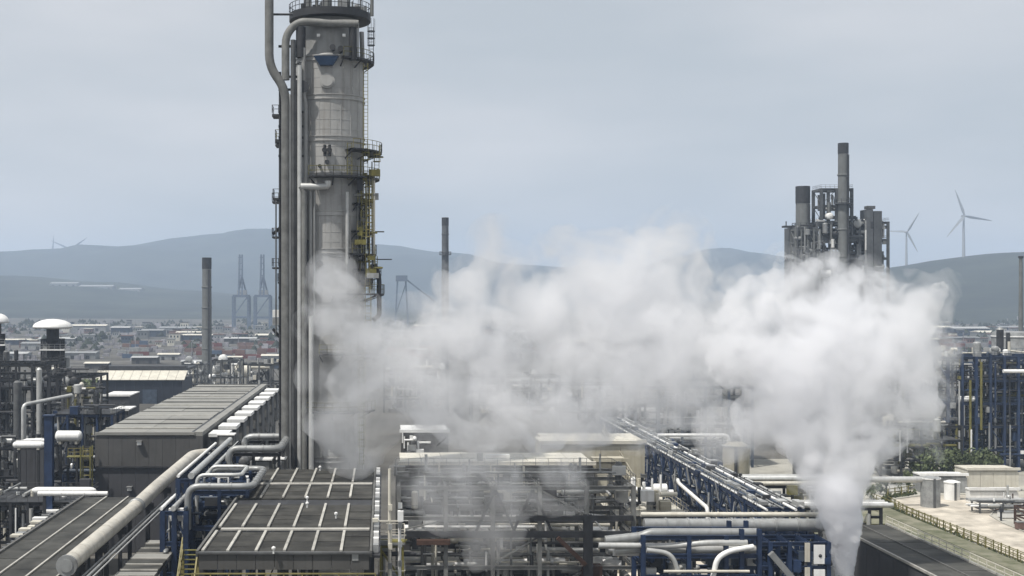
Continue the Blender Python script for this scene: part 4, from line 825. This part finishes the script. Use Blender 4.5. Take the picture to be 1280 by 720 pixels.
for i in range(11):
    px = 22+i*6.0+rng.uniform(-2,2); py = 668-i*4.2+rng.uniform(-3,3); Y = 150+i*3; a = at(px, py, Y); t = thing('pump_set', ORD[i] + ' pale topped pump set left of the lower roof deck', 'pump', (a.x,Y,0), 'pump sets left of the lower roof deck')
    piece('cover', 'box', rng.choice(('white','cream','galv')), t, (a.x,Y,a.z), (rng.uniform(.8,2.2),1.2,.25)); piece('body', 'box', 'dark', t, (a.x,Y,a.z-.5), (.9,.9,.8)); span('post', 'box', 'dark', t, (a.x,Y,0), (a.x,Y,a.z-.9), .4)
a = at(62, 617, 165); pipe('low_pipe', 'white low pipe in the left plant pointing at the yellow corner stair', [(a.x-1.5,165,a.z),(a.x+7.5,165,a.z)], .3, 'white', flange=1.5)

# warehouse with lit roof slope
k = 455/F; wx0, wx1 = (117-VX)*k, (231-VX)*k; zr = H-(458-VY)*k
W = thing('warehouse', 'blue black warehouse with one pale sunlit roof slope beyond the grey hall', 'warehouse', ((wx0+wx1)/2,455,0))
part('wall', MB().box(wx0+1,wx1-1,455,480,0,8.2), 'navy', W, False); b = MB()
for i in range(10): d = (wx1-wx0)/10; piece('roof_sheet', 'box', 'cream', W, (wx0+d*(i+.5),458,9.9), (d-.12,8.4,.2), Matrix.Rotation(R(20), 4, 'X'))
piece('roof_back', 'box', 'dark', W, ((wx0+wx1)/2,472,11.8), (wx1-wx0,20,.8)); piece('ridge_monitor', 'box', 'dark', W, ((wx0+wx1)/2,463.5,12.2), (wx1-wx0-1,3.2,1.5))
for i in range(9): d = (wx1-wx0-2)/9; piece('wall_panel', 'box', 'navy', W, (wx0+1+d*(i+.5),454.9,4), (d-.1,.2,7.8))
piece('door', 'box', 'bluegrey', W, (wx0+20,454.7,2.5), (5,.2,5))

# ================================================================== FAR TOWN AND PORT
def hall(label, x, y, lx, ly, z, wm_, rm_, group, base=0):
    t = thing('far_warehouse', label, 'warehouse', (x,y,base), group); part('wall', MB().box(x-lx/2,x+lx/2,y,y+ly,base,base+z), wm_, t, False)
    e = .6; zz = base+z+.05; rz = zz+ly*.07
    part('roof', MB().add([(x-lx/2-e,y-e,zz),(x+lx/2+e,y-e,zz),(x+lx/2+e,y+ly+e,zz),(x-lx/2-e,y+ly+e,zz),(x-lx/2-e,y+ly/2,rz),(x+lx/2+e,y+ly/2,rz)], [(0,1,5,4),(2,3,4,5),(1,2,5),(3,0,4),(0,3,2,1)]), rm_, t, False)
    for j in range(max(2, int(lx/14))): piece('door', 'box', 'dark', t, (x-lx/2+lx*(j+.5)/max(2, int(lx/14)),y-.1,base+z*.3), (lx*.06+1,.3,z*.55))
    return t
FARG = 'pale warehouses of the far port'
spec = [(338,449,'white'),(246,457,'cream'),(290,452,'white'),(345,458,'galv'),(120,458,'white'),(100,446,'galv'),(180,452,'cream'),(210,447,'white'),(235,420,'white'),(222,414,'galv'),(150,415,'cream'),(110,412,'white'),(190,418,'galv'),(250,423,'white'),(300,427,'cream'),(340,424,'white'),(40,435,'galv'),(15,428,'white'),(70,428,'cream'),(20,446,'cream'),(1180,413,'white'),(1215,416,'cream'),(1240,420,'white'),(1270,412,'galv'),(500,420,'galv'),(540,412,'white'),(520,440,'cream'),(580,426,'white'),(660,420,'galv'),(720,430,'white'),(800,424,'cream'),(880,415,'white'),(1205,428,'galv'),(1160,430,'white')]
for px, py, m in spec:
    Y = F*H/(py+3-VY); s = Y/900
    m = {'white':'cream','cream':'lag','galv':'lagd'}[m]; h_ = hall('pale warehouse', (px-VX)*Y/F, Y, rng.uniform(12,26)*s, rng.uniform(10,16)*s, rng.uniform(3,5)*s, rng.choice(('lagd','galv','bluegrey','wall')), m, FARG); FAR.append((h_, px, py, {'cream':'cream','lag':'pale grey','lagd':'grey'}[m]+' roofed warehouse'))
for k in range(46):       # container stacks, each container a part
    px = rng.choice((rng.uniform(140,350), rng.uniform(250,350), rng.uniform(480,760), rng.uniform(1150,1280))); py = rng.uniform(428, 446)
    Y = F*H/(py+3-VY); x = (px-VX)*Y/F; t = thing('container_stack', 'stack of shipping containers on the hazy far quay', 'containers', (x,Y,0), 'container stacks on the far quay'); FAR.append((t, px, py, 'shipping container stack')); n = rng.randint(1, 2); top = t
    for j in range(n):
        for i in range(2): piece('container', 'box', rng.choice(('red','brick','red','brick','boxblue','galv','lagd')), t, (x+i*6.4,Y,1.35+2.62*j), (6.1,2.5,2.58))
for k in range(95):       # low town blocks
    px = rng.choice((rng.uniform(0,350), rng.uniform(0,260), rng.uniform(480,900), rng.uniform(1160,1280))); py = rng.uniform(404, 432); Y = F*H/(py+3-VY); s = min(1.6, Y/900); x = (px-VX)*Y/F; wd = rng.uniform(3.5,8)*s; h = rng.uniform(2.5,5.5)*s
    t = thing('town_house', 'small pale block among the hazy houses by the port', 'house', (x,Y,0), 'small far houses by the port'); m = rng.choice(('cream','galv','galv','brick','lagd','bluegrey','stack')); FAR.append((t, px, py, {'cream':'cream','galv':'light grey','brick':'brown','lagd':'grey','bluegrey':'blue grey','stack':'dark grey'}[m]+' small house'))
    piece('wall', 'box', m, t, (x,Y+wd/2,h/2), (wd,wd,h)); piece('roof', 'box', rng.choice(('brick','galv','dark','cream')), t, (x,Y+wd/2,h+.3), (wd+.8,wd+.8,.6))
    for j in range(3): piece('window', 'box', 'glass', t, (x-wd*.3+wd*.3*j,Y-.06,h*.6), (wd*.14,.12,h*.25))
label_far()
# long pale sheds on the hillside
for px0, px1, py, lab in ((62,96,359,'pale long shed on the left hillside, left of three'),(98,140,358.5,'longest pale shed on the left hillside, middle of three'),(148,175,358,'pale short shed on the left hillside, right of three')):
    best = min((abs((H-terrain((118-VX)*Y/F, Y))*F/Y+VY-py), Y) for Y in range(2300, 3500, 20)); Y = best[1]; k = Y/F; x0, x1 = (px0-VX)*k, (px1-VX)*k; zb = min(terrain(x0, Y), terrain(x1, Y))-2
    hall(lab, (x0+x1)/2, Y, x1-x0, 50, 8, 'lagd', 'galv', 'sheds on the left hillside', zb)
# mid-distance plant lines behind the hall and tower
for i, (px0, px1, pt, Y, lab) in enumerate(((264,300,450,430,'grey pipe unit just right of the lone chimney base'),(310,352,455,400,'pale pipe unit left of the tall tower behind the hall'),(228,256,455,500,'pale pipe unit left of the lone chimney base'),(480,560,462,420,'steel unit behind the steam right of the tall tower'),(590,700,470,400,'steel unit in the thick of the steam'),(700,850,480,380,'wide steel unit behind the middle of the steam'))):
    k = Y/F; x0, x1, z = (px0-VX)*k, (px1-VX)*k, H-(pt-VY)*k; t = thing('process_unit', lab, 'process unit', ((x0+x1)/2,Y,0)); frame(t, x0, x1, Y, Y+10, [z*.33,z*.66,z], 3, 1, 'steel', .5, .5); fill(t, x0, x1, Y-.5, Y+10, 1, z+1.5, 60, ('white','cream','galv','lag','dark','steel'), .2, .6, .5, .5)

# ================================================================== TREES
def leaf_mesh(nl, sx, sz, seed):
    r = random.Random(seed); b = MB()
    cl = [(r.gauss(0,.42), r.gauss(0,.42), r.uniform(.1,.95), r.uniform(.16,.34)) for _ in range(11)]
    for _ in range(nl):
        cx, cy, cz, cr = r.choice(cl); p = Vector((cx+r.gauss(0,cr*.6), cy+r.gauss(0,cr*.6), cz+r.gauss(0,cr*.45))); p = Vector((p.x*sx, p.y*sx, p.z*sz))
        q = Vector((r.gauss(0,1), r.gauss(0,1), r.gauss(0,1))).normalized(); e = q.orthogonal().normalized(); f = q.cross(e); s = r.uniform(.1,.24)*sx*.7
        b.quad(p+e*s, p+f*s*.6, p-e*s, p-f*s*.6)
    return b.mesh('green', 'crown', False)
LM = [leaf_mesh(700, 2.6, 4.2, s) for s in (1, 2, 3)]
tl = [(1168,590,262),(1180,588,266),(1195,586,268),(1208,588,264),(1222,590,266),(1236,590,262),(1150,592,270),(1210,578,300),(1185,580,300),(1100,622,246),(1118,620,250),(1135,619,254),(1150,618,256),(1092,628,240),(98,463,420),(108,462,430),(92,470,400)]
TORD = {}
for a_, b_ in ((0,9),(9,14),(14,17)):
    for k_, j_ in enumerate(sorted(range(a_, b_), key=lambda q: tl[q][0])): TORD[j_] = k_
for i, (px, py, Y) in enumerate(tl):
    x = (px-VX)*Y/F; big = 1.15 if i < 9 else (.55 if i < 14 else 1.8); lab = ('leafy green tree in the row in front of the right blue structure', 'low green shrub on the verge beyond the road bend', 'dark green tree beyond the left plant')[0 if i < 9 else 1 if i < 14 else 2]
    lab = ORD[i if i < 9 else i-9 if i < 14 else i-14] + ' ' + lab if i not in TORD else ORD[TORD[i]] + ' ' + lab
    t = thing('tree' if i < 9 or i > 13 else 'shrub', lab, 'tree' if i < 9 or i > 13 else 'shrub', (x,Y,0), ('trees by the right blue structure','shrubs by the road bend','trees beyond the left plant')[0 if i < 9 else 1 if i < 14 else 2])
    part('trunk', MB().tube([(x,Y,0),(x+.1,Y,1.6*big),(x-.1,Y,3.6*big)], [.22*big,.16*big,.06*big] if False else .14*big, 8), 'bark', t)
    o = link('crown', LM[i % 3], t, Matrix.Translation((x,Y,.9*big)) @ Matrix.Rotation(i*1.3, 4, 'Z') @ Matrix.Scale(big*rng.uniform(.85,1.15), 4))

vs = []; b = MB(); r_ = random.Random(5)
for _ in range(240):
    px = r_.uniform(-40, 1320); py = r_.choice((r_.uniform(402, 412), r_.uniform(404, 440))); Y = F*H/(py+2-VY); x = (px-VX)*Y/F; hh = r_.uniform(3, 8); ww = r_.uniform(6, 30)
    for _ in range(7):
        q = Vector((x+r_.gauss(0,ww*.5), Y+r_.gauss(0,4), r_.uniform(.5,hh))); e = r_.uniform(1.5,4); b.add([q+Vector((e,0,-e*.4)),q+Vector((-e,0,-e*.5)),q+Vector((0,e,-e*.4)),q+Vector((0,0,e*.8)),q+Vector((0,-e,-e*.3))], [(0,3,4),(1,4,3),(1,3,2),(0,2,3)])
b2 = MB()
for _ in range(1500):
    px = r_.uniform(-60, 1340); py = r_.uniform(405, 452); Y = F*H/(py-VY); x = (px-VX)*Y/F; k_ = Y/1100; a_, c_, h_ = r_.uniform(1,7)*k_, r_.uniform(1,5)*k_, r_.uniform(1,5)*k_*r_.random()+.6
    b2.box(x-a_/2, x+a_/2, Y, Y+c_, -.5, h_)
    if r_.random() < .12: b2.bar((x,Y,0),(x,Y,h_+r_.uniform(3,9)),.5*k_)
tag(link('far_port_clutter', b2.mesh('muddle', 'far_port_clutter', False)), kind='stuff')
tag(link('far_woodland', b.mesh('wood', 'far_woodland', False)), kind='stuff')
# ================================================================== STEAM
def volmat(name, dens, scale, lo, hi, col=(.985,.985,.99)):
    m = bpy.data.materials.new(name); m.use_nodes = True; nt = m.node_tree; N = nt.nodes; L = nt.links
    N.remove(N['Principled BSDF']); v = N.new('ShaderNodeVolumePrincipled'); v.inputs['Color'].default_value = (*col, 1); v.inputs['Anisotropy'].default_value = .55
    g = N.new('ShaderNodeTexCoord'); n1 = N.new('ShaderNodeTexNoise'); n1.inputs['Scale'].default_value = scale; n1.inputs['Detail'].default_value = 6; n1.inputs['Roughness'].default_value = .6; n1.inputs['Distortion'].default_value = 1.1
    L.new(g.outputs['Object'], n1.inputs['Vector']); r = N.new('ShaderNodeMapRange'); r.interpolation_type = 'SMOOTHSTEP'
    r.inputs['From Min'].default_value = lo; r.inputs['From Max'].default_value = hi; r.inputs['To Max'].default_value = dens; L.new(n1.outputs['Fac'], r.inputs['Value']); L.new(r.outputs['Result'], v.inputs['Density'])
    L.new(v.outputs['Volume'], N['Material Output'].inputs['Volume']); MATS[name] = m; return m
def cloud(name, label, blobs, m, Y, d1, d2, group, vox=.55, depth=.6, sub=0, smin=.22, smax=.42):
    bm = bmesh.new(); r_ = random.Random(len(blobs)); more = []
    for px, py, r, dy in blobs:
        for _ in range(sub): q = r_.uniform(0, 6.283); e = r_.uniform(.7, 1.0); more.append((px+r*e*math.cos(q), py+r*e*math.sin(q), r*r_.uniform(smin, smax), dy+r_.uniform(-2,2)))
    blobs = list(blobs)+more
    for px, py, r, dy in blobs:
        k = (Y+dy)/F; c = at(px, py, Y+dy); bmesh.ops.create_icosphere(bm, subdivisions=3, radius=r*k, matrix=Matrix.Translation(c) @ Matrix.Diagonal((1,depth,1,1)))
    me = bpy.data.meshes.new(name); bm.to_mesh(me); bm.free(); me.materials.append(MATS[m])
    o = tag(link(name, me), label, 'steam', group, 'stuff'); md = o.modifiers.new('remesh', 'REMESH'); md.mode = 'VOXEL'; md.voxel_size = vox
    for i, (size, st) in enumerate(((d1, d1*.42), (d2, d2*.5))):
        tx = bpy.data.textures.new(name+'_noise', 'CLOUDS'); tx.noise_scale = size; tx.noise_depth = 5; d = o.modifiers.new('displace', 'DISPLACE'); d.texture = tx; d.texture_coords = 'GLOBAL'; d.strength = st; d.mid_level = .5
    return o
volmat('steam_jet', 1.9, .6, .12, .42); volmat('steam_thick', .85, .27, .36, .60); volmat('steam_mid', .50, .17, .35, .63); volmat('steam_fringe', .20, .28, .42, .66); volmat('steam_thin', .30, .13, .36, .66)
jet = [(1055-(734-y_)*.02,y_,11.5+(734-y_)*.085+max(0,700-y_)*.12,0) for y_ in range(650, 741, 5)]+[(1055,734,11,0),(1055,719,11.5,0),(1055,706,12.5,0),(1054,693,14,0),(1053,678,16.5,0),(1052,660,21,0),(1050,640,26,0),(1048,622,29,0)]
big = [(1044,595,44,0),(1047,624,36,0),(1050,648,25,0),(1052,668,18,0),(1040,555,60,2),(1015,475,88,4),(960,435,64,4),(1060,405,68,5),(1095,445,70,3),(1125,485,48,2),(1146,408,30,4),(1163,375,18,4),(1178,362,11,4),(1005,372,46,6),(1030,345,28,6),(985,340,22,6),(945,385,42,6),(925,450,42,6),(950,520,38,4),(1105,540,34,2),(1150,520,20,2),(1130,380,30,5),(1085,365,30,6)]
cloud('steam_jet', 'dense white steam jet shooting up at the lower right', jet, 'steam_jet', 130, 1.0, .4, 'steam blowing across the plant', .16, 1, 2, .12, .26)
cloud('steam_plume', 'thick white steam cloud spreading above the jet at the lower right', big, 'steam_thick', 130, 2.6, .9, 'steam blowing across the plant', .3, .6, 16, .14, .36)
fr = [(x+(x-1040)*.06, y+(y-470)*.05, r*1.12+9, d) for x, y, r, d in big[4:]]+[(1180,395,18,4),(1175,440,28,4),(1170,500,34,4),(1160,560,26,4),(900,560,34,4),(1095,600,22,2)]
cloud('steam_fringe', 'ragged thin edge of the steam cloud at the lower right', fr, 'steam_fringe', 130, 3.2, 1.2, 'steam blowing across the plant', .45)
band = [(830,350,58,6),(815,312,30,6),(850,302,26,6),(765,395,68,8),(800,450,74,6),(860,440,56,4),(860,500,40,4),(720,470,68,6),(680,415,74,8),(620,350,38,8),(605,425,70,8),(640,495,54,6),(545,468,52,8),(590,380,46,8),(700,350,42,8),(740,520,40,6),(560,505,42,8),(500,450,40,8),(885,400,40,6),(432,372,26,8),(412,352,22,8),(404,400,22,8),(455,430,34,8),(440,480,30,8),(600,530,34,6),(680,540,30,6),(800,530,30,4)]
cloud('steam_drift', 'wide bank of white steam drifting left across the middle', band, 'steam_mid', 136, 3.6, 1.3, 'steam blowing across the plant', .42, .6, 10, .16, .4)
wisp = [(420,350,36,8),(440,395,46,8),(400,400,38,8),(480,450,50,8),(440,460,48,8),(470,520,46,8),(430,540,38,8),(520,500,54,8),(560,560,46,6),(600,600,46,2),(560,630,46,0),(620,660,44,0),(650,600,46,4),(700,560,50,6),(620,300,34,10),(640,560,54,6),(900,350,40,8),(900,540,38,4),(520,600,40,2),(600,690,30,0),(520,400,44,9),(760,330,50,9),(840,290,34,9),(700,310,30,10),(1162,385,34,6),(1168,450,36,6),(1155,515,36,6),(415,520,42,8),(440,562,38,8),(410,470,38,8),(700,610,40,4),(580,590,44,2)]
fb = [(x, y-4, r*1.15+10, d) for x, y, r, d in band]
cloud('steam_veil', 'soft outer veil of the wide steam bank across the middle', fb, 'steam_fringe', 136, 5.0, 2.0, 'steam blowing across the plant')
cloud('steam_wisps', 'thin torn steam veiling the tower foot and open frame', wisp, 'steam_thin', 131, 6.0, 2.4, 'steam blowing across the plant')

# ================================================================== HAZE
m = bpy.data.materials.new('haze_air'); m.use_nodes = True; nt = m.node_tree; nt.nodes.remove(nt.nodes['Principled BSDF'])
v = nt.nodes.new('ShaderNodeVolumePrincipled'); v.inputs['Color'].default_value = (.66,.80,1,1); v.inputs['Density'].default_value = .00019; v.inputs['Anisotropy'].default_value = .1
nt.links.new(v.outputs['Volume'], nt.nodes['Material Output'].inputs['Volume']); MATS['haze_air'] = m
tag(link('haze', MB().box(-7200,7200,-500,7700,-4.2,350).mesh('haze_air', 'haze', False)), kind='stuff')
